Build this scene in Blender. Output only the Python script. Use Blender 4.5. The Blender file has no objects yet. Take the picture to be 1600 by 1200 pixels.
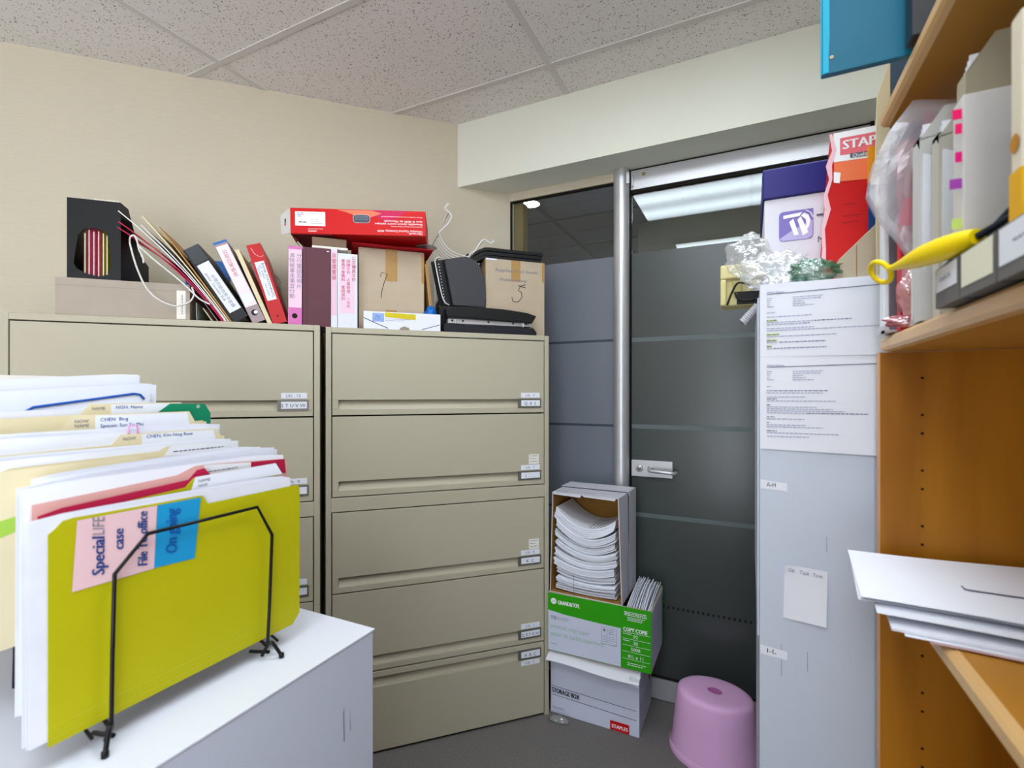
import bpy, math, random
from mathutils import Matrix, Vector
random.seed(7)
SC = bpy.context.scene
COL = SC.collection
Q = math.sqrt(.5)
R45 = math.radians(45)

# ------------------------------------------------------------------ materials
def lin(c):
    c /= 255.
    return c/12.92 if c <= .04045 else ((c+.055)/1.055)**2.4
def rgb(h):
    return tuple(lin(int(h[i:i+2], 16)) for i in (0, 2, 4)) + (1.,)
MATS = {}
def mat(name, hexc, rough=.6, metal=0., noise=0., nscale=40., bump=0., bscale=200., stretch=None, coat=0., spec=.28):
    if name in MATS: return MATS[name]
    m = bpy.data.materials.new(name); m.use_nodes = True
    nt = m.node_tree; p = nt.nodes['Principled BSDF']
    p.inputs['Base Color'].default_value = rgb(hexc)
    p.inputs['Roughness'].default_value = rough
    p.inputs['Metallic'].default_value = metal
    p.inputs['Coat Weight'].default_value = coat
    p.inputs['Specular IOR Level'].default_value = spec
    tc = nt.nodes.new('ShaderNodeTexCoord')
    mp = nt.nodes.new('ShaderNodeMapping')
    nt.links.new(tc.outputs['Object'], mp.inputs['Vector'])
    if stretch: mp.inputs['Scale'].default_value = stretch
    if noise:
        n = nt.nodes.new('ShaderNodeTexNoise'); n.inputs['Scale'].default_value = nscale; n.inputs['Detail'].default_value = 5
        nt.links.new(mp.outputs[0], n.inputs['Vector'])
        r = nt.nodes.new('ShaderNodeMapRange')
        r.inputs['From Min'].default_value = .3; r.inputs['From Max'].default_value = .7
        r.inputs['To Min'].default_value = 1-noise; r.inputs['To Max'].default_value = 1+noise
        nt.links.new(n.outputs['Fac'], r.inputs['Value'])
        mx = nt.nodes.new('ShaderNodeMix'); mx.data_type = 'RGBA'; mx.blend_type = 'MULTIPLY'
        mx.inputs['Factor'].default_value = 1.
        mx.inputs[6].default_value = rgb(hexc)
        nt.links.new(r.outputs[0], mx.inputs[7])
        nt.links.new(mx.outputs[2], p.inputs['Base Color'])
    if bump:
        n2 = nt.nodes.new('ShaderNodeTexNoise'); n2.inputs['Scale'].default_value = bscale; n2.inputs['Detail'].default_value = 4
        nt.links.new(mp.outputs[0], n2.inputs['Vector'])
        b = nt.nodes.new('ShaderNodeBump'); b.inputs['Strength'].default_value = bump; b.inputs['Distance'].default_value = .002
        nt.links.new(n2.outputs['Fac'], b.inputs['Height'])
        nt.links.new(b.outputs[0], p.inputs['Normal'])
    MATS[name] = m
    return m
def plastic_film(name, hexc, clear=.5, gloss=.25, rough=.12, bump=.5):
    """thin see-through plastic: transparent + translucent/diffuse + gloss"""
    m = bpy.data.materials.new(name); m.use_nodes = True
    nt = m.node_tree; nt.nodes.clear()
    out = nt.nodes.new('ShaderNodeOutputMaterial')
    tr = nt.nodes.new('ShaderNodeBsdfTransparent')
    df = nt.nodes.new('ShaderNodeBsdfDiffuse'); df.inputs[0].default_value = rgb(hexc)
    tl = nt.nodes.new('ShaderNodeBsdfTranslucent'); tl.inputs[0].default_value = rgb(hexc)
    gl = nt.nodes.new('ShaderNodeBsdfGlossy'); gl.inputs['Roughness'].default_value = rough
    m0 = nt.nodes.new('ShaderNodeMixShader'); m0.inputs[0].default_value = .4
    nt.links.new(df.outputs[0], m0.inputs[1]); nt.links.new(tl.outputs[0], m0.inputs[2])
    m1 = nt.nodes.new('ShaderNodeMixShader'); m1.inputs[0].default_value = clear
    nt.links.new(m0.outputs[0], m1.inputs[1]); nt.links.new(tr.outputs[0], m1.inputs[2])
    m2 = nt.nodes.new('ShaderNodeMixShader'); m2.inputs[0].default_value = gloss
    nt.links.new(m1.outputs[0], m2.inputs[1]); nt.links.new(gl.outputs[0], m2.inputs[2])
    if bump:
        n2 = nt.nodes.new('ShaderNodeTexNoise'); n2.inputs['Scale'].default_value = 60
        b = nt.nodes.new('ShaderNodeBump'); b.inputs['Strength'].default_value = bump; b.inputs['Distance'].default_value = .004
        tc = nt.nodes.new('ShaderNodeTexCoord'); nt.links.new(tc.outputs['Object'], n2.inputs['Vector'])
        nt.links.new(n2.outputs['Fac'], b.inputs['Height']); nt.links.new(b.outputs[0], gl.inputs['Normal'])
    nt.links.new(m2.outputs[0], out.inputs[0])
    MATS[name] = m
    return m
def glass_pane(name):
    m = bpy.data.materials.new(name); m.use_nodes = True
    nt = m.node_tree; nt.nodes.clear()
    out = nt.nodes.new('ShaderNodeOutputMaterial')
    tr = nt.nodes.new('ShaderNodeBsdfTransparent'); tr.inputs[0].default_value = (.86, .92, .91, 1)
    gl = nt.nodes.new('ShaderNodeBsdfGlossy'); gl.inputs['Roughness'].default_value = .0
    fr = nt.nodes.new('ShaderNodeFresnel'); fr.inputs[0].default_value = 1.6
    mx = nt.nodes.new('ShaderNodeMixShader')
    nt.links.new(fr.outputs[0], mx.inputs[0]); nt.links.new(tr.outputs[0], mx.inputs[1]); nt.links.new(gl.outputs[0], mx.inputs[2])
    nt.links.new(mx.outputs[0], out.inputs[0])
    return m
def emit(name, col, strength):
    m = bpy.data.materials.new(name); m.use_nodes = True
    nt = m.node_tree; nt.nodes.clear()
    out = nt.nodes.new('ShaderNodeOutputMaterial'); e = nt.nodes.new('ShaderNodeEmission')
    e.inputs[0].default_value = col; e.inputs[1].default_value = strength
    nt.links.new(e.outputs[0], out.inputs[0]); return m
def tile_mat():
    m = mat('ceiling_tile', 'E4E0DC', .95, noise=.02, nscale=3, bump=.5, bscale=110)
    nt = m.node_tree; p = nt.nodes['Principled BSDF']
    tc = nt.nodes.new('ShaderNodeTexCoord')
    v = nt.nodes.new('ShaderNodeTexNoise'); v.inputs['Scale'].default_value = 150; v.inputs['Detail'].default_value = 1
    nt.links.new(tc.outputs['Object'], v.inputs['Vector'])
    cr = nt.nodes.new('ShaderNodeValToRGB')
    cr.color_ramp.elements[0].position = .29; cr.color_ramp.elements[0].color = rgb('857E76')
    cr.color_ramp.elements[1].position = .37; cr.color_ramp.elements[1].color = rgb('E6E3E0')
    nt.links.new(v.outputs['Fac'], cr.inputs[0]); nt.links.new(cr.outputs[0], p.inputs['Base Color'])
    return m
def wood_mat(name, c1, c2, axis_scale, rough=.38):
    m = mat(name, c1, rough)
    nt = m.node_tree; p = nt.nodes['Principled BSDF']
    tc = nt.nodes.new('ShaderNodeTexCoord'); mp = nt.nodes.new('ShaderNodeMapping')
    mp.inputs['Scale'].default_value = axis_scale
    nt.links.new(tc.outputs['Object'], mp.inputs[0])
    n = nt.nodes.new('ShaderNodeTexNoise'); n.inputs['Scale'].default_value = 6; n.inputs['Detail'].default_value = 8; n.inputs['Distortion'].default_value = .6
    nt.links.new(mp.outputs[0], n.inputs['Vector'])
    cr = nt.nodes.new('ShaderNodeValToRGB')
    cr.color_ramp.elements[0].position = .35; cr.color_ramp.elements[0].color = rgb(c2)
    cr.color_ramp.elements[1].position = .65; cr.color_ramp.elements[1].color = rgb(c1)
    nt.links.new(n.outputs['Fac'], cr.inputs[0]); nt.links.new(cr.outputs[0], p.inputs['Base Color'])
    return m

WALL = mat('wallpaper', 'C9C0AB', .9, noise=.035, nscale=9, bump=.35, bscale=30, stretch=(3, 3, 40))
PAINT = mat('header_paint', 'E0E1D4', .8, noise=.01, nscale=4)
GREYW = mat('rear_wall_paint', 'D2CCBE', .9)
CARPET = mat('carpet', '726E6B', 1., noise=.35, nscale=260, bump=1., bscale=500)
TILE = tile_mat()
GRID = mat('ceiling_bar', 'D2CFCB', .7)
CAB = mat('cabinet_paint', 'B2AB96', .42, noise=.012, nscale=5, bump=.05, bscale=700)
DARK = mat('dark_gap', '1B1710', .9)
BLACK = mat('black_plastic', '101011', .5, bump=.1, bscale=600)
BLACKM = mat('black_wire', '141416', .3, metal=.3)
STEEL = mat('brushed_metal', 'C4C5C7', .36, metal=.6)
ALU = mat('anodised_rail', 'C9C9CC', .35, metal=.55)
LBLSTEEL = mat('label_holder_metal', '77736C', .4, metal=.5)
PAPER = mat('paper', 'E0E3EB', .8, noise=.012, nscale=12)
PAPER2 = mat('paper_shade', 'DADCE6', .8, noise=.03, nscale=30)
PAPERW = mat('paper_warm', 'E6E2D8', .8, noise=.02, nscale=30)
INK = mat('ink_black', '2A2A32', .8)
INKG = mat('ink_grey', '77788A', .8)
INKB = mat('ink_blue', '1B4A8C', .7)
INKR = mat('ink_red', 'B2405A', .7)
WHITEP = mat('white_print', 'F2F2F2', .6)
KRAFT = mat('cardboard', 'B6A68F', .85, noise=.04, nscale=14, bump=.15, bscale=120)
KRAFTD = mat('cardboard_inside', '9A7036', .9, noise=.06, nscale=10)
KRAFTE = mat('kraft_envelope', 'B48A55', .8, noise=.05, nscale=20)
TAPE = mat('packing_tape', 'A98550', .3, noise=.05, nscale=60)
MANILA = mat('manila', 'D9CDA9', .75, noise=.025, nscale=14)
CRIM = mat('crimson_card', 'B21A45', .6, noise=.04, nscale=14)
YEL = mat('yellow_card', 'AFAB00', .6, noise=.02, nscale=6)
PINKN = mat('pink_note', 'DDB9BD', .8)
BLUEN = mat('blue_note', '1790C4', .7)
GREEN = mat('green_card', '12805A', .5)
WHITEC = mat('white_laminate', 'CFD2DA', .35, noise=.01, nscale=5)
GREYC = mat('grey_metal_paint', 'C0C8D5', .42, noise=.015, nscale=4)
NAVY = mat('navy_card', '1D176A', .4)
PURP = mat('logo_purple', '7C73B8', .6)
PURPL = mat('logo_purple_light', 'B3AFD8', .6)
REDC = mat('red_card', 'C8090B', .5, noise=.02, nscale=10)
REDB = mat('red_binder', 'B8080C', .4, noise=.05, nscale=10)
REDF = mat('red_felt', 'B8081A', .9, noise=.12, nscale=60, bump=.5, bscale=300)
MAGENTA = mat('magenta_flash', 'C40A50', .4)
PINKB = mat('pink_vinyl', 'C868A8', .35, noise=.04, nscale=8)
PINKL = mat('pink_label', 'E6C6D6', .8)
MAROON = mat('maroon_vinyl', '5A2F3A', .5, noise=.05, nscale=14, bump=.2, bscale=400)
GREYBOX = mat('archive_board', 'A79C8E', .85, noise=.03, nscale=16)
BLUEP = mat('blue_plastic', '1565B0', .35)
TRAYG = mat('charcoal_plastic', '3C3D41', .6, bump=.12, bscale=700)
WHITEWIRE = mat('white_wire', 'E8EAEC', .4)
GRNBOX = mat('green_print', '2C9A04', .5)
GRNTXT = mat('green_text', '8FB7A0', .7)
BEIGED = mat('beige_device', 'CFC389', .5)
STOOL = mat('pink_plastic', 'E0B0DC', .4, noise=.03, nscale=8)
TEAL = mat('teal_card', '0E6480', .5, noise=.06, nscale=9)
TEALL = mat('teal_edge', '12A8CC', .5)
ORANGE = mat('orange_print', 'F0784A', .5)
YELT = mat('yellow_handle', 'F2D40A', .3)
GOLD = mat('gold_label', 'E3AA08', .5)
CREAM = mat('cream_card', 'D8CDB8', .7)
GREYF = mat('grey_holder', '6B6866', .7, noise=.04, nscale=30)
WOOD = wood_mat('cherry_panel', 'BA7D20', '985F10', (1.2, 1.2, .12))
WOODS = wood_mat('cherry_shelf', 'C28C3C', 'A87024', (.8, .12, 1))
WOODE = wood_mat('shelf_nosing', 'D9B27A', 'C69B62', (1, .1, 1), .3)
FILMD = mat('frosted_film_door', '3C4240', .25, spec=.5)
FILMB = mat('film_band', '5E6868', .4)
FILMS = mat('frosted_film_side', '6A6F79', .34, spec=.6)
GLASS = glass_pane('pane_glass')
BAGC = plastic_film('clear_bag', 'F0F5F5', .80, .13, .12, .5)
SLEEVE = plastic_film('clear_sleeve', 'D6D4DA', .6, .12, .3)
GREYBAG = plastic_film('grey_bag', 'B9B9B8', .35, .15)
CORD = mat('white_cord', 'D8D6D2', .8, noise=.3, nscale=400)
BEIGEW = mat('beige_frame', 'A6946F', .7)
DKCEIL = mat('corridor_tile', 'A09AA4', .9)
STK = {k: mat('tab_'+k, v, .7) for k, v in dict(pink='F04AA8', magenta='E0087A', purple='A040A8', lime='C2DA70', hot='F0106A').items()}

# ------------------------------------------------------------------ geometry builder
_tc = {}
def text2d(s):
    if s in _tc: return _tc[s]
    cu = bpy.data.curves.new('tmp', 'FONT'); cu.body = s; cu.resolution_u = 2; cu.space_line = 1.0
    ob = bpy.data.objects.new('tmp', cu)
    me = bpy.data.meshes.new_from_object(ob)
    v = [(p.co.x, p.co.y) for p in me.vertices]; f = [tuple(p.vertices) for p in me.polygons]
    bpy.data.objects.remove(ob); bpy.data.curves.remove(cu); bpy.data.meshes.remove(me)
    _tc[s] = (v, f)
    return v, f
class B:
    def __init__(s): s.v = []; s.f = []; s.m = []; s.sm = []; s.mats = []; s.T = Matrix.Identity(4)
    def mi(s, m):
        if m not in s.mats: s.mats.append(m)
        return s.mats.index(m)
    def add(s, vs, fs, m, smooth=False):
        o = len(s.v); s.v += [tuple(s.T @ Vector(p)) for p in vs]
        k = s.mi(m)
        for f in fs: s.f.append(tuple(o+i for i in f)); s.m.append(k); s.sm.append(smooth)
        return s
    def box(s, x0, x1, y0, y1, z0, z1, m):
        vs = [(x0,y0,z0),(x1,y0,z0),(x1,y1,z0),(x0,y1,z0),(x0,y0,z1),(x1,y0,z1),(x1,y1,z1),(x0,y1,z1)]
        return s.add(vs, [(0,3,2,1),(4,5,6,7),(0,1,5,4),(1,2,6,5),(2,3,7,6),(3,0,4,7)], m)
    def poly(s, pts, m): return s.add(pts, [tuple(range(len(pts)))], m)
    def prism(s, pts, fn, a, b, m):
        """pts 2D outline, fn(p,q,t)->xyz, extruded t from a to b"""
        n = len(pts)
        vs = [fn(p, q, a) for p, q in pts] + [fn(p, q, b) for p, q in pts]
        fs = [tuple(range(n)), tuple(range(2*n-1, n-1, -1))]
        fs += [(i, n+i, n+(i+1) % n, (i+1) % n) for i in range(n)]
        return s.add(vs, fs, m)
    def tube(s, pts, r, m, seg=8, closed=False, cap=True):
        P = [Vector(p) for p in pts]; n = len(P); vs = []; up = None
        rr = r if isinstance(r, (list, tuple)) else [r]*n
        for i in range(n):
            a = P[i-1] if (i or closed) else P[i]; b = P[(i+1) % n] if (i < n-1 or closed) else P[i]
            t = (b-a).normalized()
            if up is None:
                up = Vector((0, 0, 1)) if abs(t.z) < .9 else Vector((1, 0, 0))
            e1 = (up - t*up.dot(t))
            if e1.length < 1e-5: e1 = t.orthogonal()
            e1.normalize(); e2 = t.cross(e1); up = e1
            for k in range(seg):
                w = 2*math.pi*k/seg
                vs.append(P[i] + (e1*math.cos(w)+e2*math.sin(w))*rr[i])
        fs = []
        for i in range(n if closed else n-1):
            j = (i+1) % n
            for k in range(seg): fs.append((i*seg+k, i*seg+(k+1) % seg, j*seg+(k+1) % seg, j*seg+k))
        s.add(vs, fs, m, True)
        if cap and not closed:
            s.add(vs[:seg], [tuple(range(seg-1, -1, -1))], m); s.add(vs[-seg:], [tuple(range(seg))], m)
        return s
    def lathe(s, prof, c, m, seg=32, axis='z', sx=1., sy=1.):
        vs = []
        for r, h in prof:
            for k in range(seg):
                w = 2*math.pi*k/seg; a, b = r*math.cos(w)*sx, r*math.sin(w)*sy
                vs.append((c[0]+a, c[1]+b, c[2]+h) if axis == 'z' else (c[0]+a, c[1]+h, c[2]+b))
        fs = []
        for i in range(len(prof)-1):
            for k in range(seg): fs.append((i*seg+k, i*seg+(k+1) % seg, (i+1)*seg+(k+1) % seg, (i+1)*seg+k))
        s.add(vs, fs, m, True)
        return s
    def disc(s, c, r, ex, ez, m, seg=20):
        ex, ez, c = Vector(ex), Vector(ez), Vector(c)
        return s.poly([c+ex*r*math.cos(2*math.pi*k/seg)+ez*r*math.sin(2*math.pi*k/seg) for k in range(seg)], m)
    def grid(s, fn, nu, nv, m, smooth=True):
        vs = [fn(i/nu, j/nv) for j in range(nv+1) for i in range(nu+1)]
        fs = [(j*(nu+1)+i, j*(nu+1)+i+1, (j+1)*(nu+1)+i+1, (j+1)*(nu+1)+i) for j in range(nv) for i in range(nu)]
        return s.add(vs, fs, m, smooth)
    def text(s, t, o, ex, ez, size, m, w=None, align='l', shear=0., vert=False, bold=0):
        if bold:
            for i_, d_ in enumerate((-.035, .035)):
                oo = Vector(o)+Vector(ex)*d_*size+Vector(ex).cross(Vector(ez))*(.00012*(i_+1)); s.text(t, oo, ex, ez, size, m, w, align, shear, vert)
            return s
        """flat lettering; o lower-left of first baseline, w squeezes to that width"""
        if vert: t = '\n'.join(t)
        v, f = text2d(t)
        if not v: return s
        xs = [p[0] for p in v]; x0, x1 = min(xs), max(xs)
        kx = size if w is None else w/max(x1-x0, 1e-6)
        off = {'l': 0, 'c': -(x0+x1)/2, 'r': -x1}[align]
        o, ex, ez = Vector(o), Vector(ex), Vector(ez)
        return s.add([o+ex*((p[0]+off+shear*p[1])*kx)+ez*(p[1]*size) for p in v], f, m)
    def fake_lines(s, o, ex, ez, lens, gap, h, m, rnd=0.):
        h *= .8
        """rows of tiny print too small to read, as broken dashes"""
        o, ex, ez = Vector(o), Vector(ex), Vector(ez)
        for i, L in enumerate(lens):
            x = 0.
            while x < L:
                d = random.uniform(.5, 1.3)*h*4
                d = min(d, L-x)
                a = o+ez*(-gap*i)+ex*x
                s.poly([a, a+ex*d, a+ex*d+ez*h, a+ez*h], m); x += d+h*.9
        return s
    def build(s, name, parent=None, loc=None, rot=0., bevel=0., seg=2, subsurf=0):
        me = bpy.data.meshes.new(name); me.from_pydata(s.v, [], s.f)
        for m in s.mats: me.materials.append(m)
        for p, k, sm in zip(me.polygons, s.m, s.sm): p.material_index = k; p.use_smooth = sm
        me.update()
        o = bpy.data.objects.new(name, me); COL.objects.link(o)
        if parent is not None: o.parent = parent
        if loc is not None: o.location = loc
        if rot: o.rotation_euler = (0, 0, rot)
        if bevel:
            bm = o.modifiers.new('bevel', 'BEVEL'); bm.width = bevel; bm.segments = seg; bm.limit_method = 'ANGLE'; bm.angle_limit = math.radians(50)
        if subsurf:
            ss = o.modifiers.new('sub', 'SUBSURF'); ss.levels = subsurf; ss.render_levels = subsurf
        return o
def tag(o, label, cat, group=None, kind=None):
    o['label'] = label; o['category'] = cat
    if group: o['group'] = group
    if kind: o['kind'] = kind
    return o
def thing(name, label, cat, loc, rot=0., group=None):
    o = bpy.data.objects.new(name, None); o.empty_display_size = .05; COL.objects.link(o)
    o.location = loc; o.rotation_euler = (0, 0, rot)
    return tag(o, label, cat, group)
def struct(o): o['kind'] = 'structure'; return o
def cabloc(u, d, z): return (Q*(u-d), Q*(u+d), z)      # frame of the diagonal cabinets: u along fronts, d into the wall
X, Y, Z = (1, 0, 0), (0, 1, 0), (0, 0, 1)
NX, NY, NZ = (-1, 0, 0), (0, -1, 0), (0, 0, -1)

# ================================================================== ROOM
CZ = 2.776
b = B(); b.box(-3.2, 1.2, -2.7, 2.36, -.06, 0, CARPET); struct(b.build('floor'))
b = B(); b.box(-3.2, .6, -2.7, 2.5, CZ, CZ+.05, TILE)
for x in (-1.974, -.752, .47): b.box(x-.012, x+.012, -2.6, 2.12, CZ-.004, CZ, GRID)
for k in range(8):
    y = 1.905-.61*k; b.box(-2.9, .55, y-.012, y+.012, CZ-.0045, CZ, GRID)
struct(b.build('ceiling'))
# diagonal papered wall behind the cabinets
b = B(); b.box(-2.3, .86, 2.452, 2.55, 0, CZ, WALL)
struct(b.build('wall_left', loc=(0, 0, 0), rot=R45))
b = B(); b.box(-2.95, -2.9, -2.7, .9, 0, CZ, GREYW); struct(b.build('wall_west'))
b = B(); b.box(.56, .64, -.36, 2.45, 0, CZ, GREYW); b.box(.56, .64, -2.7, -.36, 2.68, CZ, GREYW); struct(b.build('wall_right'))
b = B()
for y in (-2.6, -1.5, -.40): b.box(.58, .62, y, y+.04, 0, 2.68, ALU)
b.box(.58, .62, -2.6, -.36, 0, .04, ALU); b.box(.58, .62, -2.6, -.36, 2.64, 2.68, ALU); struct(b.build('added_window_right'))  # unseen glazed opening, added so outside light reaches the cabinet fronts
b = B(); b.box(-2.95, .64, -2.7, -2.62, 2.66, CZ, GREYW); b.box(-2.95, -.44, -2.7, -2.62, 0, 2.66, GREYW); b.box(.5, .64, -2.7, -2.62, 0, 2.66, GREYW); struct(b.build('wall_rear'))
b = B()
for x in (-.44, .46): b.box(x, x+.04, -2.68, -2.64, 0, 2.66, ALU)
b.box(-.44, .5, -2.68, -2.64, 0, .04, ALU); b.box(-.44, .5, -2.68, -2.64, 2.62, 2.66, ALU); struct(b.build('added_window_rear'))  # unseen rear opening, added to let more light into the room
# header bulkhead over the glass front
b = B(); b.prism([(-1.342, 2.127), (.56, 2.127), (.56, 2.42), (-1.6, 2.42)], lambda p, q, t: (p, q, t), 2.456, CZ, PAINT)
struct(b.build('wall_back_header'))
b = B(); b.box(-1.14, -.58, 2.318, 2.36, 2.416, 2.456, WALL); struct(b.build('trim_1'))
b = B(); b.box(.432, .56, 2.30, 2.38, 0, 2.456, PAINT); b.box(.42, .432, 2.305, 2.36, 0, 2.456, DARK); struct(b.build('wall_back_jamb'))
# round metal post between side light and door
b = B(); b.lathe([(.0365, 0), (.0365, 2.455)], (-.5435, 2.30, 0), STEEL, 32); b.box(-.511, -.505, 2.305, 2.345, 0, 2.456, DARK)
o = struct(b.build('trim_2'))
for dz in (0, .021):
    pass
b = B(); b.box(-.512, -.4985, 2.258, 2.268, 2.372, 2.425, STEEL); b.build('bracket', o, bevel=.0015)

def film_pieces(b, x0, x1, y, bands, top, m, bm, gap):
    zs = [0.0] + [z for z in bands] + [top]
    for i in range(len(zs)-1):
        a = zs[i]+(gap if i else 0); c = zs[i+1]-(gap if i < len(zs)-2 else 0)
        b.box(x0, x1, y, y+.001, a, c, m)
    for z in bands: b.box(x0, x1, y+.0005, y+.0015, z-gap, z+gap, bm)
# side light
w = bpy.data.objects.new('window_1', None); COL.objects.link(w); struct(w)
b = B(); b.box(-1.131, -.575, 2.332, 2.338, .0, 2.416, GLASS); b.build('pane', w)
b = B(); film_pieces(b, -1.131, -.575, 2.3295, [.837, 1.250, 1.660], 2.061, FILMS, mat('film_gap_dark', '3A4048', .5), .006); b.build('frosted_film', w)
b = B(); b.box(-1.131, -.575, 2.326, 2.345, 2.408, 2.416, DARK); b.box(-1.140, -1.131, 2.326, 2.345, 0, 2.416, DARK); b.box(-1.131, -.575, 2.325, 2.35, 0, .05, ALU); b.build('frame', w)
b = B(); b.box(-1.133, -1.08, 2.36, 2.42, 0, 2.416, mat('oak_jamb', 'A8814A', .6, noise=.08, nscale=20, stretch=(6, 6, .5))); b.build('inner_jamb', w)
# glass door
d = bpy.data.objects.new('door_1', None); COL.objects.link(d); struct(d)
b = B(); b.box(-.502, .428, 2.332, 2.340, .09, 2.37, GLASS); b.build('pane', d)
b = B(); film_pieces(b, -.502, .428, 2.3295, [.8365, 1.250, 1.657], 2.064, FILMD, FILMB, .010)
for k in range(36):
    x = -.36+k*.0212; b.box(x, x+.009, 2.3285, 2.3294, .420, .432, DARK)
b.build('frosted_film', d)
b = B(); b.box(-.502, .428, 2.312, 2.352, 2.360, 2.448, ALU); b.box(-.502, .428, 2.322, 2.35, 2.346, 2.360, DARK); b.disc((-.443, 2.3115, 2.425), .009, X, Z, mat('brass', 'A58F5C', .3, metal=.7)); b.build('top_rail', d)
b = B(); b.box(-.502, .428, 2.310, 2.352, .006, .098, ALU); b.box(-.502, .428, 2.318, 2.35, .098, .104, DARK); b.build('bottom_rail', d)
b = B(); b.box(-.503, .43, 2.315, 2.35, 2.448, 2.4555, DARK); b.build('head_gap', d)
b = B(); b.box(-.498, -.4885, 2.300, 2.3115, 2.372, 2.425, STEEL); b.build('hinge', d, bevel=.0015)
p = B().box(-.500, -.3138, 2.312, 2.329, 1.018, 1.094, STEEL).build('lock_plate', d, bevel=.002)
b = B(); b.lathe([(.0, -.014), (.014, -.014), (.0165, -.011), (.0165, 0)], (-.461, 2.312, 1.058), STEEL, 28, 'y'); b.lathe([(0, -.019), (.0075, -.019), (.0085, -.014)], (-.461, 2.312, 1.058), mat('key_core', '8E8E8C', .3, metal=.8), 20, 'y'); b.build('lock_cylinder', p)
b = B(); b.tube([(-.412, 2.312, 1.058), (-.412, 2.275, 1.057), (-.408, 2.266, 1.056), (-.398, 2.262, 1.055), (-.318, 2.262, 1.050), (-.305, 2.264, 1.049), (-.299, 2.272, 1.0485), (-.298, 2.296, 1.048)], .0085, STEEL, 12); b.lathe([(.0, -.004), (.013, -.004), (.013, 0)], (-.412, 2.312, 1.058), STEEL, 20, 'y'); b.build('lever_handle', p)

# ---- corridor seen through the clear glass
b = B(); b.box(-3.4, 2.2, 2.36, 6.5, -.06, 0, CARPET); struct(b.build('floor_corridor'))
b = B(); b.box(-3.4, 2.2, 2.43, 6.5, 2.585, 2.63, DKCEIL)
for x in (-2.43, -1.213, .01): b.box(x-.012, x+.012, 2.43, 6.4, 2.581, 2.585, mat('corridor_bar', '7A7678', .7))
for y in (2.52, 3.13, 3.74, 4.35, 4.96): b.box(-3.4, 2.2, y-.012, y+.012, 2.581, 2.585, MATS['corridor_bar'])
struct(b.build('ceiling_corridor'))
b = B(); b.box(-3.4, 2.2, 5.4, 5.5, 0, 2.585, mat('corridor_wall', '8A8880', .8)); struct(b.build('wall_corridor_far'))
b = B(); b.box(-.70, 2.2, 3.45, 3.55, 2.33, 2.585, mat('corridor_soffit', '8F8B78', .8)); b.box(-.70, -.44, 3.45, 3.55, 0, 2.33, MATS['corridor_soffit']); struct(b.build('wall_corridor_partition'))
b = B(); b.box(-3.45, -3.4, 2.36, 5.5, 0, 2.63, MATS['corridor_wall']); b.box(2.2, 2.25, 2.36, 5.5, 0, 2.63, MATS['corridor_wall']); b.box(-3.45, -1.65, 2.40, 2.45, 0, 2.63, MATS['corridor_wall']); b.box(.56, 2.25, 2.40, 2.45, 0, 2.63, MATS['corridor_wall']); struct(b.build('wall_corridor_blocker'))  # unseen end walls, added to keep outside light out of the corridor
la = bpy.data.lights.new('corridor_fill', 'AREA'); la.shape = 'RECTANGLE'; la.size = 1.2; la.size_y = .3; la.energy = 21; la.color = (.95, .95, 1.)  # unseen fill light added to brighten the corridor
lo = bpy.data.objects.new('corridor_fill', la); COL.objects.link(lo); lo.location = (1.6, 4.6, 2.57)
t = thing('recessed_downlight', 'small round lit downlight seen through the clear top of the glass side panel', 'light', (-1.228, 2.79, 2.585))
b = B(); b.lathe([(.066, 0), (.066, -.006), (.056, -.006), (.056, -.002)], (0, 0, 0), WHITEP, 32); b.build('trim_ring', t)
b = B(); b.disc((0, 0, -.0045), .056, X, NY, emit('downlight_glow', (1, .93, .8, 1), 60.), 28); b.build('lamp', t)

# ================================================================== CEILING LIGHTS (room)
def lens_mat():
    m = emit('lens_glow', (.88, .97, 1.05, 1), 1.)
    nt = m.node_tree; e = nt.nodes['Emission']
    tc = nt.nodes.new('ShaderNodeTexCoord'); sp = nt.nodes.new('ShaderNodeSeparateXYZ'); nt.links.new(tc.outputs['Object'], sp.inputs[0])
    ab = nt.nodes.new('ShaderNodeMath'); ab.operation = 'ABSOLUTE'; nt.links.new(sp.outputs[1], ab.inputs[0])
    cr = nt.nodes.new('ShaderNodeValToRGB'); cr.color_ramp.interpolation = 'EASE'
    E_ = cr.color_ramp.elements
    E_[0].position = 0; E_[0].color = (.55, .55, .55, 1); E_[1].position = .30; E_[1].color = (.5, .5, .5, 1)
    n = E_.new(.145); n.color = (1, 1, 1, 1)
    nt.links.new(ab.outputs[0], cr.inputs[0])
    mu = nt.nodes.new('ShaderNodeMath'); mu.operation = 'MULTIPLY'; mu.inputs[1].default_value = LENS
    nt.links.new(cr.outputs[0], mu.inputs[0]); nt.links.new(mu.outputs[0], e.inputs[1])
    return m
LENS = 10.4
LM = lens_mat()
for (cx, cy, lb) in ((-.141, .99, 'recessed fluorescent ceiling panel reflected in the top of the glass door'), (-.03, -.310, 'second recessed fluorescent ceiling panel, its edge mirrored low in the clear door glass'), (-.141, -1.75, 'added unseen ceiling light panel farthest back in the room')):  # the farthest panel is unseen, added only for extra light
    t = thing('ceiling_light', lb, 'light', (cx, cy, CZ), group=None)
    b = B()
    for a in (-1, 1):
        b.box(-.611, .611, a*.292-.013, a*.292+.013, -.010, 0, GRID); b.box(a*.598-.013, a*.598+.013, -.279, .279, -.010, 0, GRID)
    b.build('frame', t)
    b = B(); b.poly([(-.585, .279, -.008), (.585, .279, -.008), (.585, -.279, -.008), (-.585, -.279, -.008)], LM); b.build('lens', t)

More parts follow.
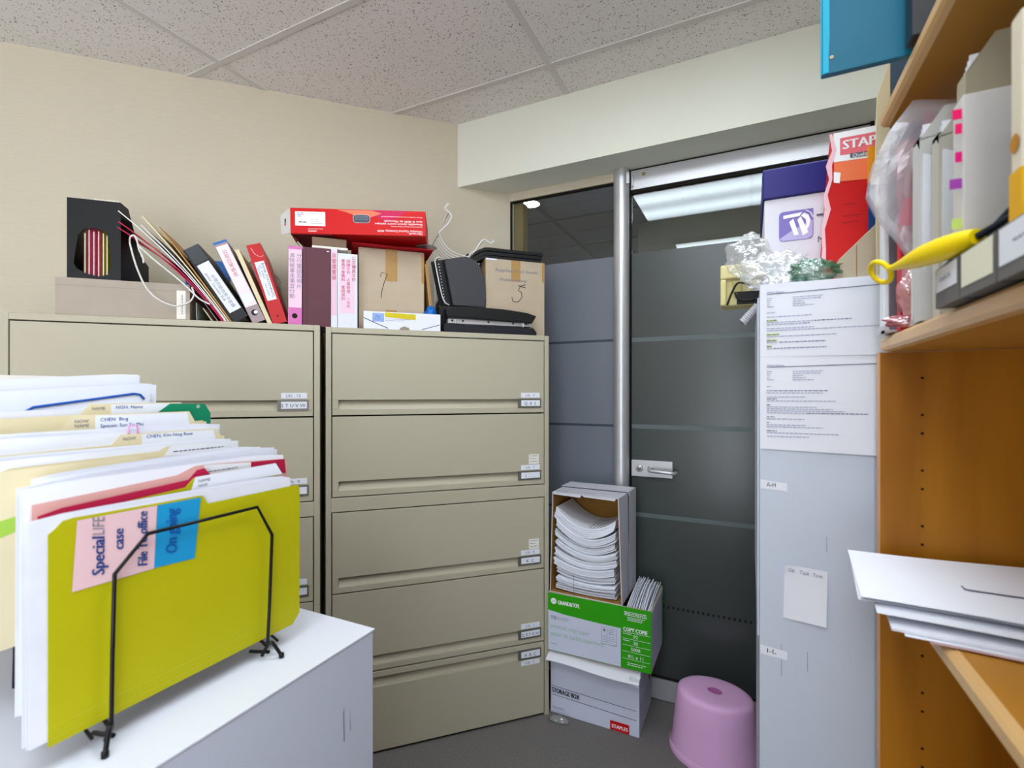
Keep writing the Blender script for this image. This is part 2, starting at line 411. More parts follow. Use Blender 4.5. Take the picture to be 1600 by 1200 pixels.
# ================================================================== FILING CABINETS
HCAB = 1.657
DRW = [(1.323, 1.632, 0), (1.012, 1.317, 0), (.645, .951, 0), (.328, .640, 0), (.012, .322, 1)]
def filing_cabinet(u0, W, dfront, label, texts):
    t = thing('filing_cabinet', label, 'filing cabinet', cabloc(u0, dfront, 0), R45, 'beige lateral filing cabinets')
    D = .457
    b = B(); b.box(0, .020, 0, D, 0, HCAB, CAB); b.box(W-.020, W, 0, D, 0, HCAB, CAB)
    b.box(.020, W-.020, 0, D, 1.636, HCAB, CAB); b.box(.020, W-.020, .03, D, .0, 1.636, DARK)
    b.box(.020, W-.020, 0, .03, .955, 1.008, CAB); b.box(.020, W-.020, .012, .03, 0, .010, DARK)
    b.build('body', t, bevel=.0015)
    x0, x1 = .0235, W-.0235
    for (z0, z1, flip), tx in zip(DRW, texts):
        b = B()
        if flip: sa, sb = z1-.060, z1-.022
        else: sa, sb = z0+.022, z0+.058
        b.box(x0, x1, 0.001, .026, z0, sa, CAB); b.box(x0, x1, .001, .026, sb, z1, CAB)
        b.box(x0, x0+.022, .001, .026, sa, sb, CAB); b.box(x1-.022, x1, .001, .026, sa, sb, CAB)
        if flip: b.poly([(x0+.022, .012, sa), (x1-.022, .012, sa), (x1-.022, .026, sb), (x0+.022, .026, sb)], CAB)
        else: b.poly([(x0+.022, .008, sa), (x1-.022, .008, sa), (x1-.022, .026, sb), (x0+.022, .026, sb)], CAB)
        dr = b.build('drawer', t, bevel=.001)
        # label holder with card
        hx1, hz0, hz1 = x1-.016, sa-.002, sb+.002
        hx0 = hx1-.098
        b = B(); b.box(hx0-.004, hx1+.002, -.002, .006, hz0, hz1, LBLSTEEL)
        b.poly([(hx0+.008, -.0025, hz0+.008), (hx1-.004, -.0025, hz0+.008), (hx1-.004, -.0025, hz1-.007), (hx0+.008, -.0025, hz1-.007)], PAPER)
        b.text(tx[1], ((hx0+hx1)/2, -.003, hz0+.0125), X, Z, .018, INK, align='c')
        b.build('label_holder', dr)
        b = B()
        zz = hz1+.004 if not flip else hz0-.026
        b.box(hx0+.008, hx1-.004, -.0006, .0008, zz, zz+.021, PAPER)
        b.text(tx[0], ((hx0+hx1)/2, -.001, zz+.0055), X, Z, .0155, INKG, align='c')
        b.build('label_sticker', dr)
        if tx[2]:
            b = B(); b.box(hx1-.054, hx1-.008, -.0005, .0008, zz+.024, zz+.066, PAPERW)
            b.fake_lines((hx1-.05, -.001, zz+.058), X, Z, [.036, .03, .036], .012, .003, INKG); b.build('old_sticker', dr)
    return t
filing_cabinet(-.995, .916, 1.936, 'tall beige lateral filing cabinet on the left, its lower drawers behind the files',
               [('Life   10', 'S T U V W', 0), ('Life   8', 'P', 0), ('Life   6', 'A', 0), ('Life   4', 'M', 0), ('Life   3', 'L', 0)])
filing_cabinet(-.060, .914, 1.973, 'tall beige lateral filing cabinet beside the glass, behind the white pedestal corner',
               [('Life   9', 'Q  R  S', 0), ('Life   7', 'L . . . .', 1), ('Life   8', 'K  C', 1), ('Life   1', 'D E F G H', 0), ('Life   2', 'A  B  C', 0)])
T0 = HCAB+.0008     # resting height on the cabinets

# ------------------------------------------------------------------ things on the cabinets
# (local frame: x along the cabinet fronts, y into the wall, z up)
o = B().box(0, .373, 0, .30, 0, .124, GREYBOX)
o.poly([(.334, -.0008, .004), (.361, -.0008, .004), (.361, -.0008, .102), (.334, -.0008, .102)], PAPERW)
o.fake_lines((.352, -.0012, .02), Z, NX, [.07], .01, .003, INKG); o.box(.0, .373, -.0004, 0, .0985, .0995, mat('board_line', '8F867A', .9))
tag(o.build('archive_box', loc=cabloc(-.872, 1.965, T0), rot=R45, bevel=.002), 'flat grey-brown archive box under the black magazine file', 'box')
ZA = T0+.1245
# magazine file
t = thing('magazine_file', 'black cardboard magazine file standing on the grey-brown archive box', 'magazine file', cabloc(-.850, 1.985, ZA), R45)
W_, D_, H_ = .146, .25, .265
b = B()
hole = [(.026, .035), (.018, .05), (.022, .09), (.03, .145), (.045, .165), (.07, .172), (.098, .165), (.112, .145), (.117, .1), (.118, .045), (.11, .02), (.085, .012), (.05, .02)]
# front with thumb hole: fan between outline and hole
outl = [(0, 0), (0, .05), (0, .09), (0, .15), (0, H_), (.07, H_), (W_, H_), (W_, .15), (W_, .1), (W_, .045), (W_, 0), (.085, 0), (.04, 0)]
n = len(hole)
hol = hole
vs = [(p[0], 0, p[1]) for p in outl]+[(p[0], 0, p[1]) for p in hol]+[(p[0], .003, p[1]) for p in outl]+[(p[0], .003, p[1]) for p in hol]
fs = []
for i in range(n):
    j = (i+1) % n
    fs += [(i, j, n+j, n+i), (2*n+i, 3*n+i, 3*n+j, 2*n+j), (n+i, n+j, 3*n+j, 3*n+i)]
b.add(vs, fs, BLACK)
b.build('front_panel', t)
b = B(); side = [(0, 0), (D_, 0), (D_, .11), (.17, .13), (.06, H_), (0, H_)]
for x in (0.0005, W_-.0035): b.prism(side, lambda p, q, t_: (t_, p+.003, q), x, x+.003, BLACK)
b.build('side_panel', t)
b = B(); b.box(.003, W_-.003, .003, D_, 0, .003, BLACK); b.box(.003, W_-.003, D_-.003, D_, .003, .11, BLACK); b.build('base', t)
b = B(); b.grid(lambda u, v: (.07+.07*u, .004+.0*v, H_+.002+.003*v+.0015*math.sin(u*40)), 20, 1, PAPERW, False); b.build('torn_edge', t)
for k, (x, m, lb, h) in enumerate([(.045, KRAFTE, 'brown kraft folder, leftmost inside the black magazine file', .20), (.056, mat('pink_card', 'E2708E', .7), 'pink folder next to the kraft one in the black magazine file', .215),
                                (.069, MATS['pink_card'], 'middle pink folder seen through the magazine file thumb hole', .21), (.082, MATS['pink_card'], 'pink folder beside the yellow ones in the magazine file', .212),
                                (.095, mat('yellow_folder', 'C9B81E', .7), 'left yellow folder at the right of the thumb hole', .205), (.105, MATS['yellow_folder'], 'right yellow folder at the edge of the thumb hole', .20)]):
    b = B()
    for s in (-1, 1): b.grid(lambda u, v, s=s: (x+s*.0035*(1-.3*math.sin(v*3)), .006+.225*u, .004+h*v*(.8 if u > .5 else 1)), 4, 6, m)
    b.grid(lambda u, v: (x+(u-.5)*.007, .006+.225*v, .004), 1, 4, m)
    b.box(x-.001, x+.0012, .008, .22, .005, h*.77, PAPERW)
    tag(b.build('card_folder', loc=cabloc(-.850, 1.985, ZA+.001), rot=R45), lb, 'folder', 'folders in the magazine file')
# leaning folders: slabs tilted to the left, base on the cabinet
def lean(name, u0, d0, a0, a1, L, depth, th, m, label, cat, group=None):
    """thin slab leaning left; base-left corner at u0; angle from vertical runs from a0 at the foot to a1 at the top"""
    n = 12; px, pz = [0.], [0.]
    for i in range(n):
        a = math.radians(a0+(a1-a0)*(i+.5)/n); px.append(px[-1]-math.sin(a)*L/n); pz.append(pz[-1]+math.cos(a)*L/n)
    def at(i, w):
        a = math.radians(a0+(a1-a0)*i/n); return (px[i]+w*math.cos(a), pz[i]+w*math.sin(a))
    b = B(); vs = []
    for i in range(n+1):
        for y in (0, depth):
            for w in (0, th): q = at(i, w); vs.append((q[0], y, q[1]))
    fs = []
    for i in range(n):
        o = 4*i; fs += [(o, o+4, o+6, o+2), (o+1, o+3, o+7, o+5), (o, o+1, o+5, o+4), (o+2, o+6, o+7, o+3)]
    fs += [(0, 2, 3, 1), (4*n, 4*n+1, 4*n+3, 4*n+2)]
    b.add(vs, fs, m)
    return tag(b.build(name, loc=cabloc(u0, d0, T0+.0005), rot=R45), label, cat, group)
G = 'folders leaning against the magazine file'
DL = 1.945
lean('card_folder', -.398, DL, 33.6, 58, .425, .21, .003, CRIM, 'crimson folder, lowest of those leaning against the magazine file', 'folder', G)
lean('card_folder', -.394, DL+.004, 33.4, 55, .440, .215, .003, CRIM, 'crimson folder just under the white ones leaning to the left', 'folder', G)
lean('card_folder', -.390, DL+.008, 33.2, 50, .470, .22, .003, mat('white_card', 'DEDCDC', .7), 'white folder leaning with its corner over the magazine file', 'folder', G)
lean('card_folder', -.3858, DL+.006, 33, 45, .40, .22, .0025, MATS['white_card'], 'shorter white folder leaning beneath the manila ones', 'folder', G)
lean('card_folder', -.3805, DL+.015, 32.8, 41, .43, .23, .0035, MANILA, 'manila folder leaning behind the white folders, with a pointed top corner', 'folder', G)
lean('card_folder', -.3740, DL+.018, 32.6, 36.5, .38, .23, .003, KRAFTE, 'brown kraft folder leaning directly against the black binder', 'folder', G)
for (u, a, a2, L, m, lb) in ((-.4750, 4, 0, .06, mat('pale_green_card', '8E9A90', .7), 'pale green card curling at the end of the archive box'), (-.430, 32, 33, .05, MANILA, 'short manila card at the foot of the leaning crimson folders'), (-.4125, 33, 33.5, .08, mat('taupe_card', '8B7D76', .7), 'short grey-brown card below the crimson folders')):
    lean('loose_card', u, 1.95, a, a2, L, .18, .002, m, lb, 'card', 'short cards at the foot of the leaning folders')
# cord
b = B()
pts = [(-.665+.0, 0, .245), (-.66, -.012, .262), (-.648, -.016, .268), (-.64, -.014, .25), (-.636, -.012, .225), (-.625, -.014, .20), (-.622, -.015, .18)]
b2 = [(-.662, -.010, .245), (-.655, -.016, .22), (-.648, -.016, .19), (-.636, -.016, .15), (-.615, -.016, .10), (-.585, -.016, .065), (-.545, -.016, .045), (-.52, -.016, .045), (-.49, -.016, .06), (-.478, -.016, .085), (-.485, -.012, .11)]
b3 = [(-.636, -.014, .235), (-.60, -.016, .20), (-.56, -.016, .165), (-.52, -.016, .13), (-.49, -.016, .10), (-.46, -.016, .07), (-.43, -.016, .055)]
def smooth(pts, n=6):
    P = [Vector(p) for p in pts]; out = []
    for i in range(len(P)-1):
        p0, p1, p2, p3 = P[max(i-1, 0)], P[i], P[i+1], P[min(i+2, len(P)-1)]
        for k in range(n):
            t = k/n
            out.append(.5*((2*p1)+(-p0+p2)*t+(2*p0-5*p1+4*p2-p3)*t*t+(-p0+3*p1-3*p2+p3)*t**3))
    return out+[P[-1]]
for q in (pts, b2, b3): b.tube(smooth(q), .0028, CORD, 6)
tag(b.build('cord', loc=cabloc(0, 1.945, T0), rot=R45), 'white twisted cord looped over the leaning crimson folders', 'cord')

def binder(name, u0, u1, d0, ang, H, depth, cov, label, spine_fn, cover_label=None, hinge=True, zadd=0.):
    """lever-arch style binder; spine to the viewer; base from u0..u1"""
    t = thing(name, label, 'binder', cabloc(u0, d0, T0+.0005+zadd), R45)
    a = math.radians(ang); w = u1-u0
    ex = Vector((math.cos(a), 0, math.sin(a))); ez = Vector((-math.sin(a), 0, math.cos(a)))
    M = Matrix(((ex.x, 0, ez.x, 0), (0, 1, 0, 0), (ex.z, 0, ez.z, 0), (0, 0, 0, 1)))
    M = Matrix.Translation((0, 0, 0)) @ M
    b = B(); b.T = M; b.box(0, w, 0, .003, 0, H, cov)
    spine_fn(b, w); b.build('spine', t)
    for k in (0, 1):
        b = B(); b.T = M; x = .0 if k == 0 else w-.003
        b.box(x, x+.003, .0035, depth, 0, H, cov); b.build('cover', t)
    b = B(); b.T = M; b.box(.005, w*.75, .02, depth-.01, .006, H-.02, PAPERW); b.build('paper_block', t)
    return t
def rect(b, x0, x1, z0, z1, m, y=-.0006): b.poly([(x0, y, z0), (x1, y, z0), (x1, y, z1), (x0, y, z1)], m)
def sp_black(b, w):
    rect(b, .009, w-.003, .035, .225, PAPER)
    b.text('台幣月結信用卡收據', (w*.52, -.001, .178), NZ, X, .0145, INKG)
    b.text('January - December 2018', (w*.30, -.001, .19), NZ, X, .0105, INK)
    rect(b, 0.006, w-.002, .23, .29, mat('binder_pocket', '242628', .2), -.0004)
bk = mat('black_vinyl', '1B1C1D', .5, bump=.1, bscale=500)
binder('ring_binder', -.3695, -.3150, 1.985, 32.5, .29, .24, bk, 'black ring binder with long white spine label, leaning left', sp_black)
def sp_wp(b, w):
    rect(b, .002, w-.002, .062, .292, mat('pale_pink_label', 'EBDADD', .75)); rect(b, .002, w-.002, .075, .108, PAPER, -.0008)
    b.text('公司日常收支', (w*.30, -.001, .262), X, Z, .017, INKR, vert=True)
    b.disc((w*.5, -.001, .036), .011, X, Z, BLACK); b.disc((w*.6, -.0014, .036), .0062, X, Z, STEEL)
b = binder('lever_arch_binder', -.307, -.2630, 1.988, 24.3, .30, .25, mat('mauve_vinyl', '9C8A90', .5), 'maroon-sided binder with a pale pink label and chrome ring, leaning left', sp_wp)
for c in b.children:
    if c.name.startswith('cover'): c.data.materials[0] = MAROON
bb = B(); a = math.radians(24.3); ex = Vector((math.cos(a), 0, math.sin(a))); ez = Vector((-math.sin(a), 0, math.cos(a)))
bb.T = Matrix(((ex.x, 0, ez.x, 0), (0, 1, 0, 0), (ex.z, 0, ez.z, 0), (0, 0, 0, 1)))
bb.box(-.001, .044, -.001, .12, .3005, .308, BLUEP); bb.build('top_cap', b)
lean('card_folder', -.2575, 1.992, 22.8, 22, .285, .24, .014, MANILA, 'plain beige folder between the pale pink binder and the red binder', 'folder', None)
def sp_red(b, w):
    rect(b, .008, w-.008, .088, .232, PAPER)
    b.text('BANK STATEMENTS', (w*.60, -.001, .225), NZ, X, .011, INK, w=.125)
    b.text('USD  SAVINGS', (w*.42, -.001, .22), NZ, X, .008, INKB); b.text('CHEQUING', (w*.24, -.001, .22), NZ, X, .008, INKG); b.text('2015 to 2019', (w*.36, -.001, .150), NZ, X, .008, INKB)
    b.disc((w*.5, -.001, .028), .003, X, Z, DARK)
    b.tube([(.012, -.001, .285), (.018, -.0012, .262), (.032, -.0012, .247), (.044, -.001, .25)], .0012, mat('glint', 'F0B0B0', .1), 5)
binder('ring_binder', -.2405, -.1925, 1.990, 17.5, .297, .25, REDB, 'red ring binder with a white bank statements label, leaning left', sp_red)
def sp_pink(b, w):
    rect(b, .002, w-.0005, .068, .285, PINKL)
    b.text('分行電話及明片', (w*.60, -.001, .255), X, Z, .019, INKG, vert=True)
    b.text('清除紙事走事宜行動', (w*.10, -.001, .255), X, Z, .019, INKG, vert=True)
    b.disc((w*.48, -.001, .037), .0095, X, Z, DARK)
binder('lever_arch_binder', -.191, -.1435, 1.990, 0, .297, .26, PINKB, 'bright pink lever arch binder with a handwritten two-column label', sp_pink)
def sp_plain(b, w):
    rect(b, .012, .0135, 0, .29, mat('maroon_hinge', '42202A', .5)); b.poly([(w-.014, -.0007, .286), (w-.006, -.0007, .286), (w-.006, -.0007, .29), (w-.014, -.0007, .29)], WHITEP)
binder('lever_arch_binder', -.1405, -.0425, 1.992, 0, .298, .27, MAROON, 'upright wide plain maroon binder across the cabinet gap', sp_plain)
whv = mat('white_vinyl', 'D5D8DF', .4)
def sp_thin(b, w):
    rect(b, .001, w-.001, .045, .295, mat('rose_label', 'E0BBCB', .8)); rect(b, .001, w-.001, .262, .295, PINKL, -.0008)
    b.text('員會議實錄', (w*.12, -.001, .265), X, Z, .021, INKR, w=.015, vert=True)
binder('ring_binder', -.0410, -.0190, 1.985, 0, .302, .26, whv, 'thin white binder with a pink label beside the wide maroon binder', sp_thin)
def sp_wide(b, w):
    rect(b, .008, w-.010, .055, .262, PINKL)
    b.text('公文傳真文件', (w*.70, -.001, .262), X, Z, .0165, INKR, vert=True)
    b.text('訓練文件 人壽管理 一文件', (w*.44, -.001, .250), X, Z, .0145, INKR, vert=True)
    b.text('會員不會費料 業務資料', (w*.18, -.001, .250), X, Z, .0145, INKR, vert=True)
binder('ring_binder', -.0175, .0545, 1.985, 0, .284, .26, whv, 'wide white binder with pink handwritten label next to box 7', sp_wide)
# blue folder and grey bag behind the binders
b = B(); b.box(0, .16, 0, .006, 0, .292, BLUEP); tag(b.build('blue_folder', loc=cabloc(-.60, 2.30, T0), rot=R45, bevel=.002), 'blue plastic folder standing behind the leaning black binder', 'folder')
def crumple(b, c, s, m, seed=0, amp=.25, freq=2.5, nu=26, nv=16, zmin=None):
    from mathutils import noise as nz
    def fn(u, v):
        th = 2*math.pi*u; ph = math.pi*v
        n = Vector((math.sin(ph)*math.cos(th), math.sin(ph)*math.sin(th), math.cos(ph)))
        k = 1+amp*(nz.noise(n*freq+Vector((seed, seed*2.1, 0)))+.6*abs(nz.noise(n*freq*2.7+Vector((0, seed, 5))))-.2)
        p = Vector((c[0]+n.x*s[0]*k, c[1]+n.y*s[1]*k, c[2]+n.z*s[2]*k))
        if zmin is not None: p.z = max(p.z, zmin)
        return p
    return b.grid(fn, nu, nv, m, True)
b = B(); crumple(b, (0, 0, .16), (.075, .05, .155), GREYBAG, 3, .4, 2.6, zmin=0.0005); tag(b.build('plastic_bag', loc=cabloc(-.335, 2.33, T0), rot=R45), 'grey plastic bag bulging behind the red and pink binders', 'bag')

def carton(name, u, d, W, D, H, label, fn, parent_mat=KRAFT):
    t = thing(name, label, 'box', cabloc(u, d, T0), R45)
    b = B(); b.box(0, W, 0, D, 0, H, parent_mat); o = b.build('carton_body', t, bevel=.004)
    fn(t); return t
def c7(t):
    b = B(); rect(b, .105, .152, .205, .3352, TAPE, -.0008); b.poly([(.105, -.0008, .3352), (.152, -.0008, .3352), (.152, .2, .3354), (.105, .2, .3354)], TAPE); b.build('packing_tape', t)
    for q in ((.250, .2615, .205, .325), (.105, .150, .052, .088)): b = B(); rect(b, *q, TAPE, -.0008); b.build('packing_tape', t)
    b = B(); b.tube([(.085, -.001, .222), (.088, -.001, .238), (.112, -.001, .234), (.100, -.001, .20), (.090, -.001, .16), (.088, -.001, .135)], .0013, INK, 5); b.build('handwritten_mark', t)
carton('cardboard_box', .0605, 2.05, .2625, .30, .335, 'cardboard box marked 7 under the red keyboard box', c7)
def c5(t):
    for q in ((.118, .160, .245, .338), (.265, .2775, .25, .338)): b = B(); rect(b, *q, TAPE, -.0008); b.build('packing_tape', t)
    b = B(); b.box(-.0008, 0, .01, .05, .27, .338, TAPE); b.build('packing_tape', t)
    b = B(); rect(b, 0, .05, .332, .339, PAPER, -.001); b.build('white_strip', t)
    b = B(); b.text('Supplies from home', (.04, -.001, .285), X, Z, .020, INKG, w=.20, shear=.3); b.text('Stationery', (.06, -.001, .245), X, Z, .018, INKG, w=.13, shear=.3)
    b.tube([(.185, -.001, .235), (.160, -.001, .225), (.150, -.001, .205), (.165, -.001, .200), (.168, -.001, .175), (.150, -.001, .155), (.125, -.001, .155), (.120, -.001, .175)], .0014, INK, 5); b.tube([(.150, -.001, .228), (.185, -.001, .220)], .0014, INK, 5); b.build('handwritten_mark', t)
carton('cardboard_box', .5905, 2.055, .2785, .30, .3395, 'cardboard box marked 5 at the cabinet end beside the glass', c5)

# red pouch on box 7, keyboard box on top
b = B()
def pouch(u, v):
    x = -.03+.32*u; y = -.045+.30*v
    return x, y
top = lambda u, v: (pouch(u, v)[0], pouch(u, v)[1], .003+(.0145+.002*u)*(1-(2*u-1)**6)*(1-(2*v-1)**6)+.001*math.sin(9*u+4*v))
bot = lambda u, v: (pouch(u, v)[0], pouch(u, v)[1], .0012)
b.grid(top, 24, 16, REDF); b.grid(bot, 24, 16, REDF)
for e in (0, 1):
    b.grid(lambda u, v, e=e: tuple(Vector(top(u, e)).lerp(Vector(bot(u, e)), v)), 24, 1, REDF); b.grid(lambda u, v, e=e: tuple(Vector(top(e, u)).lerp(Vector(bot(e, u)), v)), 16, 1, REDF)
tag(b.build('felt_pouch', loc=cabloc(.065, 2.06, T0+.3358), rot=R45), 'red felt pouch squeezed between box 7 and the keyboard box', 'pouch')
b = B(); b.box(0, .13, 0, .22, 0, .010, PAPERW); b.box(0, .125, .005, .2, .010, .044, mat('brown_wrap', '7A6450', .7)); tag(b.build('padded_envelope', loc=cabloc(-.110, 2.01, T0+.3035), rot=R45, bevel=.003), 'beige padded envelope lying on the maroon binder under the red box', 'envelope')
b = B(); crumple(b, (0, 0, .0016), (.045, .05, .0012), GREYBAG, 9, .2, 3, zmin=.0004); tag(b.build('plastic_sleeve', loc=cabloc(.330, 2.06, T0+.3568), rot=R45), 'clear grey sleeve sticking out under the keyboard box corner', 'sleeve')
t = thing('keyboard_box', 'long red keyboard carton lying upside down on the red pouch', 'box', cabloc(-.1865, 2.03, T0+.3555), math.radians(33))
LB, HB, DB = .506, .098, .215
tilt = Matrix.Rotation(math.radians(-4.0), 4, 'Y')
tilt = Matrix.Rotation(math.radians(-.9), 4, 'Y')
b = B(); b.T = tilt; b.box(0, LB, 0, DB, 0, HB, REDC)
b.build('carton_body', t, bevel=.002)
b = B(); b.T = tilt; rect(b, .018, .128, .030, .084, WHITEP)
b.fake_lines((.075, -.001, .076), X, Z, [.045, .0, .03], .011, .002, INKG); b.fake_lines((.075, -.001, .046), X, Z, [.03, .045], .008, .002, INKG); b.fake_lines((.026, -.001, .076), X, Z, [.024, .024, .02], .006, .004, mat('mauve_ink', 'A69ABC', .7)); b.fake_lines((.03, -.001, .042), X, Z, [.03], .01, .004, INK)
b.fake_lines((.065, -.001, .018), X, Z, [.055, .032, .03], .005, .0018, WHITEP); b.build('barcode_sticker', t)
b = B(); b.T = tilt
b.grid(lambda u, v: (.17+.13*u+.04*v, -.0008, HB-.003-.035*v*(1-abs(2*u-1)*.7)), 6, 3, mat('orange_flash', 'E07A5A', .5), False)
b.grid(lambda u, v: (.28+.16*u, -.0007, HB-.002-.05*v*(1-abs(2*u-1))), 8, 3, MAGENTA, False)
rr = [(.232+.062*(.5+.5*math.copysign(abs(math.cos(a_))**.4, math.cos(a_))), -.0012, .062+.016*math.copysign(abs(math.sin(a_))**.5, math.sin(a_))) for a_ in [i*math.pi/14 for i in range(28)]]
b.poly(rr, mat('key_grey', '4A525C', .5)); b.tube(rr, .0012, mat('pale_rim', 'D8B4B4', .5), 5, True); b.fake_lines((.238, -.0018, .070), X, Z, [.05, .05, .05], .006, .003, mat('keytop', '7C8694', .5)); b.build('keyboard_picture', t)
b = B(); b.T = tilt
def inv(s, x, z, size, w): b.text(s, (x, -.001, z), NX, NZ, size, WHITEP, w=w)
inv('Microsoft', .494, .012, .0115, .052); inv('Wireless Optical Desktop 4000', .494, .021, .0115, .172); inv('Comfort Curve Keyboard Wireless Mouse', .494, .037, .006, .12)
inv('Ensemble clavier-souris optique', .494, .048, .0115, .18); inv('sans fil 4000 de Microsoft', .494, .059, .0115, .145); inv('Clavier Comfort Curve et souris optique sans fil', .494, .0745, .006, .155); b.build('printed_title', t)
b = B(); b.T = tilt
for o_ in (0, .0015): b.poly([(-.0006, o_, .002), (-.0006, o_, HB-.002), (-.046, .034+o_, HB-.020), (-.044, .034+o_, .004)], mat('flap_white_board', 'D8D8D4', .7))
b.poly([(-.020, .0125, .045), (-.026, .0170, .045), (-.026, .0170, .060), (-.020, .0125, .060)], BLACK); b.poly([(-.021, .0132, .034), (-.027, .0177, .034), (-.027, .0177, .044), (-.021, .0132, .044)], INKR); b.build('end_flap', t)
b = B(); b.T = tilt; b.poly([(0, 0.0, -.0008), (-.015, DB-.02, -.0015), (.015, .02, -.030), (.03, -.0, -.024)], mat('red_inside', '6E1518', .8)); b.box(0, LB*.3, .002, DB, -.003, -.0006, MATS['red_inside']); b.build('open_flap', t)

# white wire rack lying on its side, black leaning panel behind it
b = B()
top_w = [(-.010, .225), (-.026, .200), (-.008, .183), (.003, .165), (-.012, .135), (-.045, .098)]
for k in range(6):
    y = .035*k
    arc = [(-.052, .085+.0), (-.043, .062), (-.022, .032), (.010, .010), (.045, -.002), (.075, -.006), (.094, -.008)]
    b.tube(smooth([(x_, y, z_) for x_, z_ in arc]), .0022, WHITEWIRE, 6)
b.tube(smooth([(x_, 0, z_) for x_, z_ in top_w]+[(-.052, 0, .085)]), .003, WHITEWIRE, 7)
b.tube(smooth([(.094, 0, -.008), (.11, 0, .02), (.135, 0, .06), (.155, 0, .078), (.175, 0, .070), (.19, 0, .066), (.203, 0, .082)]), .003, WHITEWIRE, 7)
b.tube(smooth([(.094, .175, -.008), (.11, .175, .02), (.135, .175, .06), (.155, .175, .078)]), .003, WHITEWIRE, 7)
for x_, z_ in ((-.052, .085), (.094, -.008), (.155, .078), (-.008, .183)): b.tube([(x_, 0, z_), (x_, .175, z_)], .0025, WHITEWIRE, 6)
for k in range(5): b.tube([(-.03-.002*k+.01, .035*k+.01, .175-.02*k), (-.045, .035*k+.01, .10)], .0016, STEEL, 5)
for x_, z_ in ((.094, -.008), (-.045, .07)): b.tube([(x_, .16, z_), (x_+.006, .165, -.370)], .0025, WHITEWIRE, 6)
tag(b.build('wire_rack', loc=cabloc(.458, 2.16, T0+.3725), rot=R45), 'white wire rack with curved bars and hooked ends behind the letter trays', 'rack')
b = B(); b.T = Matrix.Rotation(math.radians(30), 4, 'Y'); b.box(-.004, .004, 0, .09, 0, .50, mat('dark_panel', '242022', .6)); tag(b.build('document_board', loc=cabloc(.335, 2.345, T0+.001), rot=R45), 'thin black board leaning behind the wire rack', 'board')
# stack of black folders on box 5
for k in range(3):
    b = B(); z0 = .0172*k
    def fl(u, v, s): return (-.055+.32*u+ .004*k, .03+.085*v, z0+s+(.004*(1-u)**3 if k == 2 else 0)-.028*(max(0., .17-u)/.17)**1.3)
    for s in (.001, .0145): b.grid(lambda u, v, s=s: fl(u, v, s), 14, 4, mat('black_leather', '0C0E0E', .5, bump=.2, bscale=300))
    for e in (0, 1):
        b.grid(lambda u, v, e=e: fl(u, e, .001+.0135*v), 14, 1, MATS['black_leather']); b.grid(lambda u, v, e=e: fl(e, u, .001+.0135*v), 4, 1, MATS['black_leather'])
    b.box(.012, .255, .0315, .11, z0+.006, z0+.009, mat('dark_green_edge', '1F3A32', .6))
    tag(b.build('leather_folder', loc=cabloc(.592, 2.04, T0+.3400), rot=R45), ['lowest of the three black folders piled on box 5', 'middle of the three black folders piled on box 5', 'top black folder of the pile on box 5'][k], 'folder', 'black folders on box 5')
# letter trays on end
trayo = [(.020, 0), (.158, 0), (.168, .06), (.166, .12), (.150, .175), (.136, .195), (.105, .207), (.070, .206), (.030, .196), (.0, .188)]
for k in range(3):
    b = B(); sx = .022*k
    fn = lambda p, q, t_: (p-sx-(.205-q)*.13*0+(.018*(1-q/.2)), t_, q)
    b.prism(trayo, fn, .022*k, .022*k+.004, TRAYG if k == 0 else BLACK)
    lo = [(trayo[-1][0], trayo[-1][1]), (trayo[0][0], trayo[0][1])]
    b.prism([(-.004, .188), (.0, .192), (.021, .003), (.017, 0)], fn, .004+.022*k, .020+.022*k, BLACK)
    b.prism([(.160, .02), (.166, .02), (.164, .13), (.158, .13)], fn, .004+.022*k, .020+.022*k, BLACK)
    tag(b.build('letter_tray', loc=cabloc(.405, 2.035, T0+.123 if False else T0+.1205), rot=R45), ['charcoal letter tray on end, broad face to the front', 'black letter tray on end, second from the front', 'black letter tray on end, rearmost of the three'][k], 'letter tray', 'letter trays stood on end')
t = thing('metal_file_tray', 'dark mesh file tray with chrome edge left of the charcoal letter tray', 'tray', cabloc(.372, 2.05, T0+.122), R45)
b = B(); b.prism([(0, .185), (.02, .185), (.05, .0), (.03, 0)], lambda p, q, t_: (p, t_, q), 0, .006, BLACK)
for k in range(14): b.disc((.009+.0021*k+.002, -.0008, .17-.0125*k), .0022, X, Z, STEEL, 8)
b.build('frame', t)
b = B(); b.tube(smooth([(.055, 0, .0), (.028, 0, .03), (-.002, 0, .165), (-.003, 0, .185), (.008, 0, .198), (.022, 0, .197)]), .0032, STEEL, 7); b.tube([(.008, .0, .198), (.016, .1, .198)], .003, STEEL, 6); b.build('chrome_edge', t)
# stacked paper block the trays stand on (hidden behind the punch)
b = B(); b.box(0, .19, 0, .16, 0, .118, BLACK); tag(b.build('black_case', loc=cabloc(.385, 2.05, T0), rot=R45, bevel=.003), 'black case behind the hole punch carrying the letter trays', 'case')
# kraft envelopes between box 7 and the trays
for k, (u, a, L) in enumerate(((.3565, 6, .29), (.3635, 6, .305))):
    lean('kraft_envelope', u, 2.058+.004*k, a, a, L, .19, .0055, KRAFTE, ['kraft envelope standing against box 7', 'kraft envelope leaning next to the mesh tray'][k], 'envelope', 'kraft envelopes between box 7 and the trays')
b = B(); crumple(b, (0, 0, .048), (.030, .012, .058), mat('blue_bag', '0F63B4', .3, bump=.6, bscale=60), 5, .35, 3, zmin=.0005); tag(b.build('blue_plastic_bag', loc=cabloc(.347, 2.033, T0), rot=R45), 'crumpled blue plastic bag behind the white flat box', 'bag')
